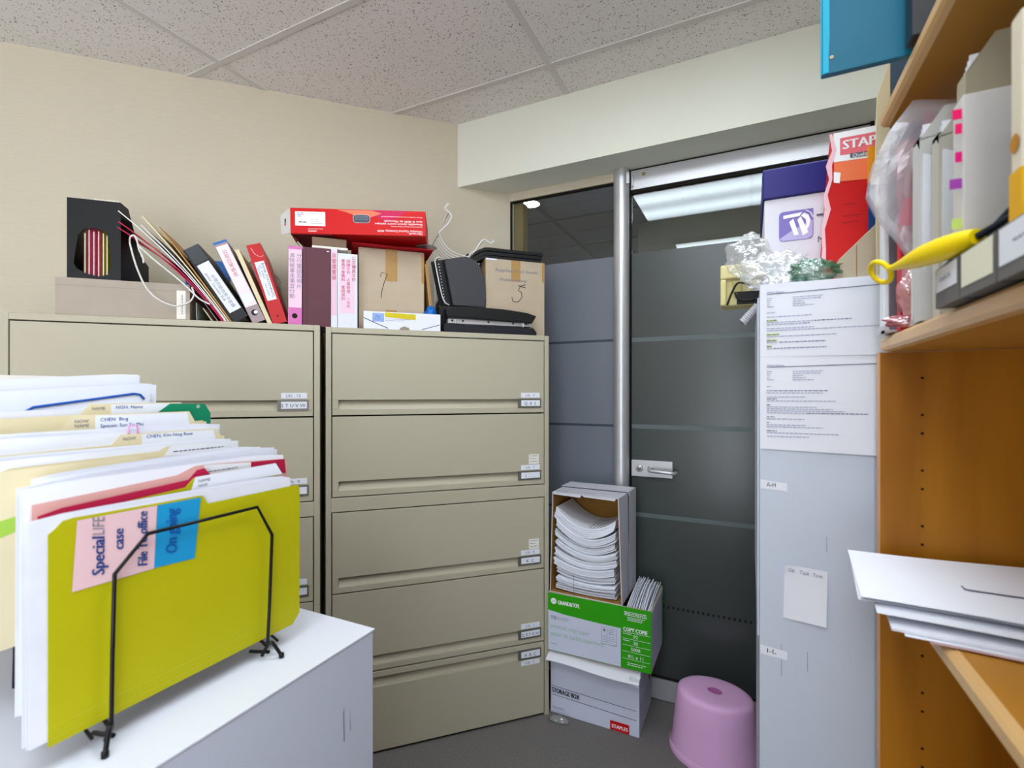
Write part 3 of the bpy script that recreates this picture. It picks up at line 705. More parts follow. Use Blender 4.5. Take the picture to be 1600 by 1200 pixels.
# flat white box
t = thing('flat_box', 'flat white cardboard box with blue and yellow stickers at the cabinet front edge', 'box', cabloc(.077, 1.978, T0), R45)
b = B(); b.box(0, .300, 0, .030, 0, .068, mat('white_board', 'DFE1EA', .6)); b.tube([(0, -.0006, .042), (.04, -.0006, .025), (.092, -.0006, .004)], .0016, DARK, 4); b.tube([(.225, -.0006, .004), (.297, -.0006, .026)], .0014, DARK, 4)
b.fake_lines((.082, -.0008, .040), X, Z, [.10, .075], .006, .0018, INKG); b.build('carton_body', t, bevel=.001)
b = B(); rect(b, .033, .077, .028, .062, mat('blue_sticker', '8FA9DC', .7)); b.text('Fuji', (.045, -.001, .045), X, Z, .012, INKB); b.fake_lines((.038, -.001, .038), X, Z, [.03], .01, .002, INKB); b.build('blue_sticker', t)
b = B(); b.poly([(.081, -.0006, .048), (.200, -.0006, .041), (.200, -.0006, .063), (.081, -.0006, .066)], mat('yellow_sticker', 'CDBB1C', .6)); b.build('yellow_sticker', t)
b = B(); b.prism([(.137, 0), (.139, .008), (.147, .010), (.152, .013), (.160, .013), (.165, .010), (.173, .009), (.176, 0)], lambda p, q, t_: (p, t_, q), -.002, -.0006, mat('grey_tab', '8F8678', .7)); b.build('tuck_tab', t)
# three-hole punch
t = thing('hole_punch', 'black heavy-duty three-hole punch at the right end of the cabinet top', 'hole punch', cabloc(.392, 1.975, T0), R45)
b = B(); b.prism([(0, 0), (.405, 0), (.405, .012), (.390, .030), (.02, .036), (.0, .030)], lambda p, q, t_: (p, t_, q), .0, .055, mat('punch_base', '1E1E24', .45))
for k in range(20): b.box(.055+.0165*k, .0615+.0165*k, -.001, 0, .010, .021, INK)
b.build('base', t, bevel=.003)
b = B(); b.box(.018, .385, .010, .045, .0365, .056, STEEL)
for x in (.035, .08, .19, .30, .36): b.disc((x, .0095, .048), .0045, X, Z, DARK, 10)
for x in (.048, .345): b.tube([(x, .006, .034), (x, .006, .054)], .004, STEEL, 8)
b.build('steel_channel', t)
b = B(); hp = [(.012, .062), (.383, .050), (.402, .082), (.36, .094), (.25, .104), (.13, .107), (.03, .103), (.004, .094)]
b.prism(hp, lambda p, q, t_: (p, t_, q), -.006, .05, BLACK); b.prism([(.014, .058), (.38, .0505), (.382, .056), (.013, .064)], lambda p, q, t_: (p, t_, q), -.002, .04, TRAYG); b.build('lever', t, bevel=.004)
SCENE_PART2 = True

# ================================================================== BOXES BY THE DOOR
# storage box at the bottom
t = thing('storage_box', 'white storage box on the carpet, bottom of the stack beside the glass door', 'box', (-.790, 2.02, 0))
WS, DS, HS = .385, .27, .272
b = B(); b.box(0, WS, 0, DS, .002, HS, mat('white_box', 'C9CDE0', .6, noise=.02, nscale=8))
for z in (.118, .080): b.poly([(0.004, -.0007, z), (WS-.012, -.0007, z-.012), (WS-.012, -.0007, z-.010), (.004, -.0007, z+.002)], INK)
b.text('STORAGE BOX', (.006, -.001, .091), (1, 0, -.03), Z, .030, INK, w=.125, bold=1); b.text('MADE IN CANADA', (.008, -.001, .022), X, Z, .012, INKG, w=.055)
for z in (.20, .12, .09): b.poly([(WS+.0007, .01, z), (WS+.0007, DS-.01, z), (WS+.0007, DS-.01, z+.003), (WS+.0007, .01, z+.003)], INKG)
b.poly([(WS+.0007, .20, .13), (WS+.0007, .255, .13), (WS+.0007, .255, .17), (WS+.0007, .20, .17)], REDC)
b.build('box_body', t, bevel=.003)
b = B(); rect(b, .265, .345, .0035, .042, REDC, -.0012); b.text('STAPLES', (.272, -.0018, .014), X, Z, .021, WHITEP, w=.066, bold=1); b.build('red_label', t)
b = B()
def flp(u, v): return (-.0+ .395*u, -.062+.066*v+.0, .272+.018*v-.010*(1-v)+.003*math.sin(u*7)-.012*u*(1-v))
b.grid(flp, 16, 4, mat('flap_white', 'DDDEE6', .7)); b.grid(lambda u, v: tuple(Vector(flp(u, v))-Vector((0, 0, .003))), 16, 4, KRAFTD)
b.grid(lambda u, v: tuple(Vector(flp(u, 0))-Vector((0, 0, .003*v))), 16, 1, MATS['flap_white'])
b.prism([(.35, .268), (.39, .262), (.388, .235), (.372, .24)], lambda p, q, t_: (p+.006, t_, q), -.055, -.010, MATS['flap_white']); b.build('lid_flap', t)
# copy paper box
t = thing('copy_paper_box', 'green and white copy paper box in the middle of the stack, holding upright papers', 'box', (-.790, 1.985, .2925))
WG, DG, HG = .440, .285, .248
b = B()
GW = mat('paper_box_white', 'C8CCDE', .6)
b.box(0, WG, 0, .004, 0, HG, GRNBOX); b.box(0, WG, .004, DG-.004, 0, .004, KRAFTD); b.box(0, .004, .004, DG-.004, .004, HG-.003, GW); b.box(WG-.004, WG, .004, DG-.004, .004, HG-.01, GW); b.box(0, WG, DG-.004, DG, 0, HG, GRNBOX)
for (x0, x1, y0, y1) in ((.001, WG-.001, .001, .004), (.0, .004, .004, DG), (WG-.004, WG, .004, DG), (0, WG, DG-.004, DG)): b.box(x0, x1, y0, y1, HG, HG+.0012, KRAFT)
b.box(.0045, WG-.0045, .0042, .006, .004, HG-.001, KRAFTD); b.box(.0045, WG-.0045, DG-.006, DG-.0042, .004, HG-.001, KRAFTD); b.box(.0042, .006, .006, DG-.006, .004, HG-.004, KRAFTD); b.box(WG-.006, WG-.0042, .006, DG-.006, .004, HG-.011, KRAFTD)
b.build('box_body', t)
b = B()
b.poly([(.0015, -.0006, .0015), (.318, -.0006, .0015), (.318, -.0006, .158), (.20, -.0006, .160), (.08, -.0006, .165), (.0015, -.0006, .173)], GW)
b.disc((.027, -.0008, .215), .013, X, Z, WHITEP); b.text('GT', (.027, -.0012, .210), X, Z, .013, GRNBOX, align='c'); b.text('GRAND&TOY.', (.046, -.001, .205), X, Z, .024, WHITEP, w=.098, bold=1)
b.text('10', (.012, -.001, .136), X, Z, .025, INK, w=.020); b.fake_lines((.038, -.001, .147), X, Z, [.058, .055], .008, .0028, INKG)
b.text('premium copy paper', (.012, -.001, .098), X, Z, .028, GRNTXT, w=.175); b.text('papier de qualité supérieure', (.012, -.001, .066), X, Z, .028, GRNTXT, w=.235)
b.tube([(.238, -.0008, .080), (.300, -.0008, .080), (.300, -.0008, .148), (.238, -.0008, .148)], .0010, mat('badge_line', '8A90AC', .7), 4, True); b.disc((.250, -.001, .137), .007, X, Z, INKG, 4); b.fake_lines((.260, -.001, .139), X, Z, [.034, .03, .034], .008, .003, INKG); b.fake_lines((.243, -.001, .112), X, Z, [.05, .05, .048, .03], .008, .0026, MATS['badge_line'])
b.fake_lines((.332, -.001, .228), X, Z, [.09, .088, .09], .006, .003, WHITEP); b.fake_lines((.345, -.001, .208), X, Z, [.07, .062, .06], .006, .0025, WHITEP)
b.text('COPY COPIE', (.328, -.001, .152), X, Z, .022, WHITEP, w=.096, bold=1)
for z, s in ((.128, '92'), (.102, '20'), (.076, '5000'), (.046, '8½ x 11')): b.text(s, (.378, -.001, z), X, Z, .019, WHITEP, align='c')
for z in (.147, .121, .095, .069, .040): b.poly([(.325, -.0008, z), (.435, -.0008, z), (.435, -.0008, z+.0012), (.325, -.0008, z+.0012)], WHITEP)
b.fake_lines((.328, -.001, .140), X, Z, [.034], .01, .003, WHITEP); b.fake_lines((.328, -.001, .113), X, Z, [.028], .01, .003, WHITEP); b.fake_lines((.345, -.001, .024), X, Z, [.075, .06], .008, .003, WHITEP); b.fake_lines((.012, -.001, .03), X, Z, [.03], .01, .003, INKG)
b.build('printed_front', t)
b = B(); b.fake_lines((WG+.0006, .02, .18), Y, Z, [.2, .2, .1, .2], .03, .003, INKG); b.poly([(WG+.0006, DG-.035, .003), (WG+.0006, DG-.001, .003), (WG+.0006, DG-.001, HG-.03), (WG+.0006, DG-.035, HG-.03)], GRNBOX); b.build('printed_end', t)
ZG = .2925+HG+.0015
# upright papers in the right part of the box
lab = ['leftmost', 'second from left', 'third from left', 'fourth from left', 'rightmost']
for k in range(5):
    b = B(); x = .334+.0170*k
    for q in range(5):
        zt = HG+.028+.010*math.sin(q*2.3+k)-(.010 if k == 4 else 0); ya = .012+.004*math.sin(q*1.7); y1 = .262+.008*math.sin(q+k)
        m = (PAPER, PAPER2)[q % 2 == 1 and k % 2 == 0]
        xb, xt = x+.0034*q-.012, x+.0034*q+.004+.003*k
        def fs_(u, v, o=0.): return (xb+(xt-xb)*v+o+.0015*math.sin(3*u+q), ya+(y1-ya)*u, .0075+(zt-.0075-.035*(1-u)**2)*v)
        for o_ in (0, .0026): b.grid(lambda u, v: fs_(u, v, o_), 6, 4, m)
        b.grid(lambda u, v: fs_(u, 1, .0026*v), 6, 1, m); b.grid(lambda u, v: fs_(0, u, .0026*v), 4, 1, m); b.grid(lambda u, v: fs_(1, u, .0026*v), 4, 1, m)
    tag(b.build('paper_sheaf', loc=(-.790, 1.985, .2925)), 'white paper sheaf upright in the green box, '+lab[k], 'papers', 'papers upright in the green box')
# side-lying archive box on top
t = thing('side_lying_box', 'white cardboard box lying on its side, open to the front, atop the stack', 'box', (-.778, 1.992, ZG), math.radians(-1.5))
WT, DT, HT = .305, .245, .435
b = B()
WB = mat('box_outer', 'CBCAD2', .65, noise=.03, nscale=10)
def skew(x, y, z):   # the mouth of the box is pulled in a little to the left at the bottom
    return (x+.012*(z/HT-.5)*(1 if x < WT/2 else -1.2)*(1-y/DT), y, z)
def sbox(x0, x1, y0, y1, z0, z1, m):
    vs = [skew(*p) for p in ((x0,y0,z0),(x1,y0,z0),(x1,y1,z0),(x0,y1,z0),(x0,y0,z1),(x1,y0,z1),(x1,y1,z1),(x0,y1,z1))]
    b.add(vs, [(0,3,2,1),(4,5,6,7),(0,1,5,4),(1,2,6,5),(2,3,7,6),(3,0,4,7)], m)
sbox(0, .003, 0, DT, 0, HT, WB); sbox(WT-.003, WT, 0, DT, 0, HT, WB); sbox(.003, WT-.003, 0, DT, 0, .003, WB); sbox(.003, WT-.003, 0, DT, HT-.003, HT, WB); sbox(.003, WT-.003, DT-.003, DT, .003, HT-.003, WB)
sbox(.003, .0055, .001, DT-.003, .003, HT-.003, KRAFTD); sbox(WT-.0055, WT-.003, .001, DT-.003, .003, HT-.003, KRAFTD); sbox(.0055, WT-.0055, .001, DT-.003, HT-.0055, HT-.003, KRAFTD); sbox(.0055, WT-.0055, DT-.0055, DT-.003, .003, HT-.0055, KRAFTD); sbox(.0055, WT-.0055, .001, DT-.0055, .003, .0055, KRAFTD)
b.build('box_body', t)
b = B()
lip = [(-.004, 0), (.004, .010), (WT*.45, .010), (WT*.47, 0), (WT+.002, 0)]
for (x0, x1, dz, yy) in ((.006, WT*.46, -.012, -.006), (WT*.47, WT-.015, -.010, -.012)): b.prism([(x0, HT+.0006), (x1, HT+.0006), (x1-.006, HT+dz), (x0+.010, HT+dz+.004)], lambda p, q, t_: (p, t_, q), yy, yy+.003, WB)
b.build('torn_flap', t)
b = B()
b.box(-.003, WT+.003, DT*.52, DT+.004, HT+.0004, HT+.0044, WB); b.box(WT+.0004, WT+.0044, DT*.52, DT+.004, .002, HT+.0044, WB); b.build('lid', t)
b = B(); b.tube([(WT+.003, DT*.50, .0), (WT+.003, DT*.50, HT-.01), (WT-.004, DT*.50, HT+.003), (0, DT*.50, HT+.003)], .0016, BLACKM, 5); b.build('lid_edge_shadow_gap', t)  # dark tube stands in for the shadow gap along the lid edge
b.v and None
b = B(); b.fake_lines((.02, .02, HT+.0008), X, Y, [.05, .04, .045], -.02, .006, mat('grey_print', '9A9AA8', .7)); b.text('LETTERS', (.095, .03, HT+.0009), X, Y, .030, MATS['grey_print'], w=.09); b.text('FILE', (.205, .05, HT+.0009), X, Y, .022, mat('rose_print', 'C9A4B8', .7), w=.045); b.build('printed_side', t)
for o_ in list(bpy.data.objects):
    if o_.name.startswith('lid_edge_shadow_gap'): o_.name = 'lid_shadow_line'
labs = ['topmost', 'second from top', 'third from top', 'fourth from top', 'fifth from top', 'sixth from top', 'seventh from top', 'eighth from top', 'bottom']
zc = .007; hs = [.027, .024, .030, .027, .031, .026, .033, .034, .040]
for k in range(9):
    b = B(); th = hs[k]; ns = 5
    x0 = .0185+random.uniform(-.004, .008); x1 = WT-.019+random.uniform(-.006, .002); yo = random.uniform(-.006, .008)
    sag = .004+.0042*k
    for s in range(ns):
        z0 = zc+th*s/ns; h = th/ns*.86; j = random.uniform(-.004, .004); jy = random.uniform(-.006, .006)
        def tp(u, v, dz): return (x0+j+(x1-x0)*u, .006+yo+jy+.205*v, z0+dz+sag*((2*u-1.05)**2)*1.6-sag*.2+.004*k*(1-u)*.6)
        m = PAPER if s % 2 == 0 else PAPER2
        if s == ns-1 and k == 8: m = PAPER
        b.grid(lambda u, v: tp(u, v, h), 12, 2, m); b.grid(lambda u, v: tp(u, v, 0), 12, 2, PAPER2)
        for e in (0, 1):
            b.grid(lambda u, v, e=e: tp(u, e, h*v), 12, 1, m); b.grid(lambda u, v, e=e: tp(e, u, h*v), 2, 1, m)
    if k == 8:
        for q in range(7):
            for r_ in range(16):
                u_ = .55+.06*q; v_ = .06+.055*r_
                if u_ > .97: continue
                p0 = Vector(tp(u_, v_, h+.0006)); p1 = Vector(tp(u_+.02, v_+.005, h+.0006)); b.poly([p0, p1, p1+Vector((0, .006, 0.0003)), p0+Vector((0, .006, 0.0003))], INKG)
    if k == 2: b.tube([(.105, -.004, .0), (.106, -.005, .02), (.105, -.004, .09)], .0008, mat('string', '6D675F', .9), 5)
    tag(b.build('paper_bundle', loc=(-.778, 1.992, ZG+.0005), rot=math.radians(-1.5)), 'bundle of white printed papers in the side-lying box, '+labs[8-k], 'papers', 'paper bundles in the side-lying box')
    zc += th+.0016
# plastic bag scrap on the floor at the cabinet foot
b = B(); crumple(b, (0, 0, .008), (.045, .02, .012), GREYBAG, 11, .5, 3.5, zmin=.001); tag(b.build('bag_scrap', loc=(-.735, 1.975, 0)), 'scrap of grey plastic bag on the carpet in front of the storage box', 'bag')
# stool
t = thing('step_stool', 'small translucent pink plastic stool on the carpet by the glass door', 'stool', (-.122, 2.055, 0), math.radians(-8))
b = B(); b.lathe([(.0, .247), (.02, .2475), (.055, .249), (.11, .250), (.128, .247), (.137, .240), (.141, .228), (.150, .15), (.160, .05), (.166, .02), (.170, .0), (.165, 0), (.155, .05), (.135, .225), (.12, .240), (0, .241)], (0, 0, 0), STOOL, 56, sx=1., sy=.78); b.build('body', t)
b = B(); b.lathe([(.022, .2492), (.027, .2515), (.024, .2535), (.018, .251), (.014, .2485), (0, .2480)], (0, 0, 0), mat('pink_plastic_dark', 'A85C9C', .45), 24, sx=1., sy=.6); b.build('finger_hole', t)
b = B(); b.lathe([(.1665, .03), (.170, .026), (.172, .004), (.1705, .0)], (0, 0, 0), STOOL, 56, sx=1, sy=.78); b.build('base_rim', t)

# ================================================================== GREY METAL CABINET + LETTERS
HGC = 1.628
t = thing('metal_cabinet', 'tall grey metal cabinet between the glass door and the wooden bookcase', 'cabinet', (.0185, 1.12, 0))
b = B(); b.box(0, .46, 0, .63, 0, HGC, GREYC); b.tube([(.30, -.0004, .75), (.30, -.0004, .9)], .0004, GREYC, 4); b.build('body', t, bevel=.003)
b = B(); b.box(-.004, -.0004, .03, .6, .9, HGC-.02, GREYC); b.build('side_door', t)
for z0, s in ((1.2145, 'A-H'), (.878, 'I-L')):
    b = B(); b.poly([(.001, -.0005, z0), (.0487, -.0005, z0-.003), (.0487, -.0005, z0+.0135), (.001, -.0005, z0+.0185)], PAPER); b.text(s, (.012, -.0009, z0+.0045), X, Z, .0125, INK, w=.0165)
    b.build('index_sticker', t)
b = B()
for x, z0, z1 in ((.038, .84, .905), (.083, .86, .90), (.115, 1.10, 1.13)): b.poly([(x, -.0003, z0), (x+.0014, -.0003, z0), (x+.001, -.0003, z1), (x, -.0003, z1)], mat('scuff', '8C949C', .6))
b.build('scuff_marks', t)
PRT = mat('print_pale', 'A3A6BC', .8); PRD = mat('print_slateblue', '6B6F8E', .8)
def letter(name, z1, z0, skewb, label, rows, hl):
    b = B(); y0 = 1.1185
    W = .216; n = 8
    def pt(u, v): return (.0188+W*u, y0-.0008-.0012*math.sin(v*3.1)*(.4+u)-.0022*u*(1-v)**3, z0-skewb*u+(z1+.006*u*0-z0+skewb*u)*v)
    b.grid(pt, n, n, PAPER); b.grid(lambda u, v: tuple(Vector(pt(u, v))+Vector((0, .0004, 0))), n, n, PAPER)
    o = b.build(name); tag(o, label, 'letter', 'letters taped to the grey cabinet')
    b = B(); yy = y0-.0034
    zt = z1-.0215
    b.poly([(.031, yy, zt), (.222, yy, zt+.0028), (.222, yy, zt+.0042), (.031, yy, zt+.0012)], mat('rule_navy', '3A3E5A', .7))
    b.text('William Roberts', (.031, yy, zt+.002), X, Z, .006, PRD, w=.031)
    for k, s in enumerate(('From:', 'Sent:', 'To:', 'Cc:', 'Subject:')):
        b.text(s, (.031, yy, zt-.009-.0042*k), X, Z, .0042, PRD)
        b.fake_lines((.0765, yy, zt-.009-.0042*k), X, Z, [(.052, .048, .018, .022, .036)[k]], .01, .0018, PRT)
    for z, segs in rows:
        for x, L, m in segs: b.fake_lines((x, yy, zt-z), X, Z, [L], .01, .0020, m)
    for z, L in hl: b.poly([(.0305, yy+.0004, zt-z-.0008), (.0305+L, yy+.0004, zt-z-.0008), (.0305+L, yy+.0004, zt-z+.003), (.0305, yy+.0004, zt-z+.003)], mat('highlighter', 'C8DA84', .7))
    b.build('print', o)
L1 = [(.0375, [(.031, .016, PRT)]), (.046, [(.031, .078, PRT)]), (.0535, [(.031, .018, PRD)]), (.0575, [(.031, .082, PRT), (.113, .060, PRD)]), (.0615, [(.031, .06, PRT), (.093, .014, PRD)]),
      (.0695, [(.031, .082, PRT)]), (.0735, [(.031, .10, PRT), (.131, .085, PRT)]), (.0815, [(.031, .022, PRD)]), (.0855, [(.031, .070, PRT), (.1, .05, PRT)]), (.0935, [(.031, .018, PRD)]), (.0975, [(.031, .02, PRT), (.053, .078, PRD)]), (.1055, [(.031, .008, PRD)]), (.1095, [(.031, .01, PRT), (.043, .09, PRD)])]
letter('printed_letter', 1.6285, 1.482, .002, 'upper white printed letter with yellow-highlighted lines on the grey cabinet', L1, [(.0535, .018), (.0815, .022), (.0935, .018), (.1055, .009)])
L2 = [(.039, [(.031, .008, PRT)]), (.0475, [(.031, .105, PRD)]), (.052, [(.031, .096, PRT)]), (.060, [(.031, .068, PRT)]), (.064, [(.031, .018, PRD)]), (.068, [(.031, .118, PRT)]), (.076, [(.031, .006, PRD)]), (.080, [(.031, .087, PRT)]), (.084, [(.031, .112, PRT)]), (.088, [(.031, .132, PRT)]), (.092, [(.031, .07, PRT), (.101, .098, PRD)]),
      (.1, [(.031, .014, PRD)]), (.104, [(.031, .065, PRT)]), (.112, [(.031, .004, PRD)]), (.116, [(.031, .067, PRT)]), (.120, [(.031, .096, PRT)]), (.128, [(.031, .018, PRD)]), (.132, [(.031, .122, PRT)]), (.139, [(.031, .075, PRT)])]
def shift_letter():
    letter('printed_letter', 1.4815, 1.2955, .004, 'lower white printed letter taped below the highlighted one on the grey cabinet', L2, [])
shift_letter()
# note
b = B()
def nt_(u, v): return (.0625+.073*u+.006*(1-v)*-.4, 1.1185-.001-.008*max(0, (.35-u))*max(0, v-.8)*8-.004*u*(1-v)**2, .960-.004*u+(.108-.001*u)*v)
b.grid(nt_, 12, 12, PAPER); b.grid(lambda u, v: tuple(Vector(nt_(u, v))+Vector((0, .0004, 0))), 12, 12, PAPER2)
b.text('Ok   Task  Tom', (.068, 1.1155, 1.054), (1, 0, -.08), Z, .010, INKG, w=.058, shear=.2)
tag(b.build('handwritten_note'), 'small handwritten note with a curled corner taped low on the grey cabinet', 'note')

# ------------------------------------------------------------------ on top of the grey cabinet
ZC = HGC+.0008
t = thing('lidded_box', 'white moving box with a navy lid and purple logo on the grey cabinet', 'box', (.030, 1.25, ZC))
b = B(); b.box(0, .33, 0, .30, 0, .216, mat('white_carton', 'D5D6DE', .6)); b.build('box_body', t, bevel=.002)
b = B(); b.box(-.004, .334, -.005, .304, .2165, .284, NAVY); b.build('lid', t, bevel=.003)
b = B()
x0, z0, s = .029, .118, .066
def lp(x, z, y=-.0008): return (x0+s*x, y, z0+s*z)
rc = []
for (cx, cz, a0) in ((.86, .14, -90), (1.0, 1.0, 0), (.14, .86, 90), (.14, .14, 180)):
    if a0 == 0: rc.append((1.0, 1.0)); continue
    for k in range(6):
        a_ = math.radians(a0+18*k); rc.append((cx+.14*math.cos(a_), cz+.14*math.sin(a_)))
b.poly([lp(*p) for p in rc], PURP)
b.poly([lp(0.02, .10, -.001), lp(.10, .02, -.001), lp(.84, .01, -.001), lp(.97, .1, -.001), lp(.98, .62, -.001), lp(.36, .32, -.001)], PURPL)
for pg in ([(.13, .76), (.13, .87), (.68, .91), (.60, .79)], [(.30, .63), (.42, .73), (.58, .18), (.45, .16)], [(.54, .68), (.64, .78), (.86, .22), (.70, .13)]): b.poly([lp(*p, -.0012) for p in pg], WHITEP)
b.poly([lp(*p, -.0013) for p in ((.64, .80), (.74, .88), (.86, .80), (.92, .62), (.88, .42), (.76, .22), (.74, .34), (.80, .50), (.78, .66), (.70, .74))], WHITEP)
b.tube([lp(.78, .96, -.0012), lp(.92, .86, -.0012), lp(.99, .70, -.0012)], .0012, WHITEP, 4)
b.text('TP', (.100, -.001, .134), X, Z, .052, mat('print_slate', '5A5C70', .6)); b.text('MOVING', (.102, -.001, .108), X, Z, .018, MATS['print_slate']); b.build('logo', t)
t = thing('mailer_box', 'bright red shipping carton with a white top standing in front of the navy-lidded box', 'box', (.150, 1.200, ZC))
b = B(); outl_ = [(-.018, 0), (.15, 0), (.15, .316), (.004, .316), (.0, .262)]
b.prism(outl_, lambda p, q, t_: (p, t_, q), 0, .044, REDC); b.build('carton_body', t)
b = B(); b.poly([(.006, -.0006, .256), (.15, -.0006, .250), (.15, -.0006, .3155), (.0055, -.0006, .3155)], WHITEP); b.poly([(.017, -.0008, .268), (.15, -.0008, .262), (.15, -.0008, .303), (.017, -.0008, .303)], mat('rose_panel', 'E8707A', .5))
b.text('STAPLES', (.021, -.0012, .279), X, Z, .026, WHITEP, w=.092, bold=1); b.poly([(.034, -.0012, .259), (.09, -.0012, .257), (.09, -.0012, .267), (.034, -.0012, .268)], mat('slate_print', '56606C', .5)); b.text('Quality', (.038, -.0016, .2595), X, Z, .010, WHITEP)
b.poly([(.007, -.0006, .215), (.15, -.0006, .205), (.15, -.0006, .2495), (.0065, -.0006, .2555)], ORANGE); b.poly([(.006, -.001, .214), (.016, -.001, .211), (.018, -.001, .232), (.006, -.001, .236)], WHITEP)
b.fake_lines((.022, -.001, .165), X, Z, [.02, 0, 0, .03], .008, .002, mat('dark_red_ink', '8A1012', .6)); b.fake_lines((.020, -.001, .128), X, Z, [.028], .01, .002, MATS['dark_red_ink'])
b.build('printed_front', t)
b = B(); zz = [(.0, .315), (.005, .28), (-.006, .25), (-.0, .222), (-.010, .19), (-.008, .16), (-.014, .12), (-.012, .08), (-.017, .02)]
for i in range(len(zz)-1): b.poly([(zz[i][0]-.002, -.001, zz[i][1]), (zz[i+1][0]-.002, -.001, zz[i+1][1]), (zz[i+1][0]+.006+.003*math.sin(i*2), -.001, zz[i+1][1]), (zz[i][0]+.006+.003*math.sin(i*2-2), -.001, zz[i][1])], mat('torn_edge_pink', 'F2C0C8', .8))
b.build('torn_edge', t)
t = thing('cardboard_holder', 'plain brown corrugated cardboard holder with a slanted top on the grey cabinet', 'box', (.156, 1.140, ZC))
b = B(); b.prism([(0, 0), (.17, 0), (.17, .118), (.070, .112), (.0, .040)], lambda p, q, t_: (p, t_, q), 0, .05, KRAFT); b.box(.0285, .0302, -.0006, .001, .004, .066, KRAFTD); b.build('carton_body', t, bevel=.001)
o = B(); o.prism([(.0, 0), (.0195, 0), (.0195, .395), (.018, .395), (.0, .335), (-.003, .19)], lambda p, q, t_: (p+.03*0, t_, q), 0, .006, MANILA)
tag(o.build('manila_folder', loc=(.2145, 1.1215, ZC)), 'manila folder standing upright beside the bookcase on the grey cabinet', 'folder')
t = thing('blue_binder', 'narrow blue binder with an orange label between the red carton and the bookcase', 'binder', (.214, 1.193, ZC))
b = B(); b.box(0, .13, 0, .006, 0, .27, mat('deep_blue', '153C78', .4)); b.build('cover', t); b = B(); b.box(-.001, .012, -.0006, .005, .20, .272, mat('amber', 'EE9A12', .5)); b.build('label', t)
b = B(); b.box(0, .05, 0, .012, 0, .46, mat('navy_binder', '1C2A44', .4)); b.box(.0, .05, -.0005, 0, .30, .43, mat('slate_binder', '46586E', .4)); tag(b.build('navy_binder', loc=(.2345, 1.122, ZC), bevel=.001), 'dark navy binder standing upright beside the manila folder on the grey cabinet', 'binder')
# plastic bag
t = thing('crumpled_plastic_bag', 'crumpled clear plastic bag with green print draped over the front of the grey cabinet top', 'bag', (0, 1.20, ZC))
b = B(); crumple(b, (.045, -.025, .036), (.062, .022, .040), BAGC, 2, .5, 2.6, 60, 40, zmin=.001); crumple(b, (.000, .020, .085), (.046, .022, .046), BAGC, 21, .35, 1.8, 50, 34); crumple(b, (.085, -.035, .028), (.050, .016, .032), BAGC, 14, .5, 2.8, 50, 34, zmin=.001); crumple(b, (.055, -.060, .006), (.030, .008, .016), BAGC, 17, .5, 2.8, 40, 26)
b.build('film', t)
b = B(); crumple(b, (.115, -.066, .022), (.040, .009, .022), plastic_film('green_netting', '08804E', .55, .12, .15), 31, .6, 4.5, 30, 18, zmin=.001); b.build('green_netting', t)
# beige device with cable
t = thing('beige_terminal', 'beige plastic desk device with a black cable hanging out beside the grey cabinet', 'device', (-.067, 1.345, ZC))
b = B(); b.box(0, .092, .012, .08, 0, .102, BEIGED); b.box(0, .092, 0, .012, .066, .102, BEIGED); b.box(0, .014, 0, .012, 0, .066, BEIGED); b.box(.028, .050, .004, .012, .03, .062, mat('beige_dark', 'AFA26A', .5)); b.build('housing', t, bevel=.004)
b = B(); b.box(.038, .090, .001, .0115, .002, .032, BLACK); b.tube(smooth([(.016, -.003, .0), (.026, -.006, .028), (.040, -.008, .052), (.060, -.010, .048), (.078, -.010, .034), (.088, -.006, .030)]), .0026, BLACKM, 7); b.tube(smooth([(.034, -.002, .03), (.040, -.005, .014), (.060, -.006, .008), (.088, -.004, .012)]), .0022, BLACKM, 7); b.build('cable', t)
b = B(); hel = []
for k in range(150):
    s_ = k/149; a_ = s_*2*math.pi*10
    ax = Vector((.086-.034*s_, -.02, -.010-.038*s_))
    hel.append(ax+Vector((.0082*math.cos(a_)*.75, .0085*math.sin(a_), .0082*math.cos(a_)*-.65)))
b.tube(hel, .0030, mat('cord_grey', 'B4B2B8', .4), 6); b.tube([(.083, -.02, -.006), (.05, -.02, -.05)], .0065, mat('cord_core', '5B585C', .5), 8); b.build('coiled_cord', t)

# ================================================================== BOOKCASE
XF = .209
t = thing('bookcase', 'cherry wood bookcase running along the right side of the room', 'bookcase', (XF, 0, 0))
b = B(); b.box(0.0, .33, 1.07, 1.092, 0, 1.4805, WOOD); b.box(.22, .33, 1.07, 1.092, 1.4805, 2.35, WOOD)
for x in (.059, .27):
    for k in range(60):
        z = .15+.032*k
        if any(abs(z-s_) < .03 for s_ in (.70, 1.10, 1.495, 1.892)) or z > 1.45 or (k % 3 == 0) or k < 4: continue
        b.disc((x, 1.0695, z+.0049), .0024, X, Z, DARK, 8)
b.build('side_panel', t)
b = B(); b.box(-.0012, .0, 1.071, 1.091, 0, 1.4805, mat('panel_edge', 'D39C6A', .4)); b.build('edge_band', t)
b = B(); b.box(.322, .33, -.30, 1.069, 0, 2.35, WOOD); b.build('back_panel', t)
b = B(); b.box(0, .33, -.325, -.302, 0, 2.35, WOOD); b.build('side_panel', t)
for z in (.70, 1.107, 1.508, 1.9045):
    b = B(); b.box(.012, .321, -.30, 1.068, z-.027, z, WOODS); o = b.build('shelf', t)
    b = B(); b.prism([(.012, z), (.004, z-.002), (.0, z-.007), (.0, z-.020), (.004, z-.025), (.012, z-.027)], lambda p, q, t_: (p, t_, q), -.30, 1.068, WOODE); b.build('nosing', o)
Z1, Z2, Z3 = 1.1078, 1.5088, 1.9053

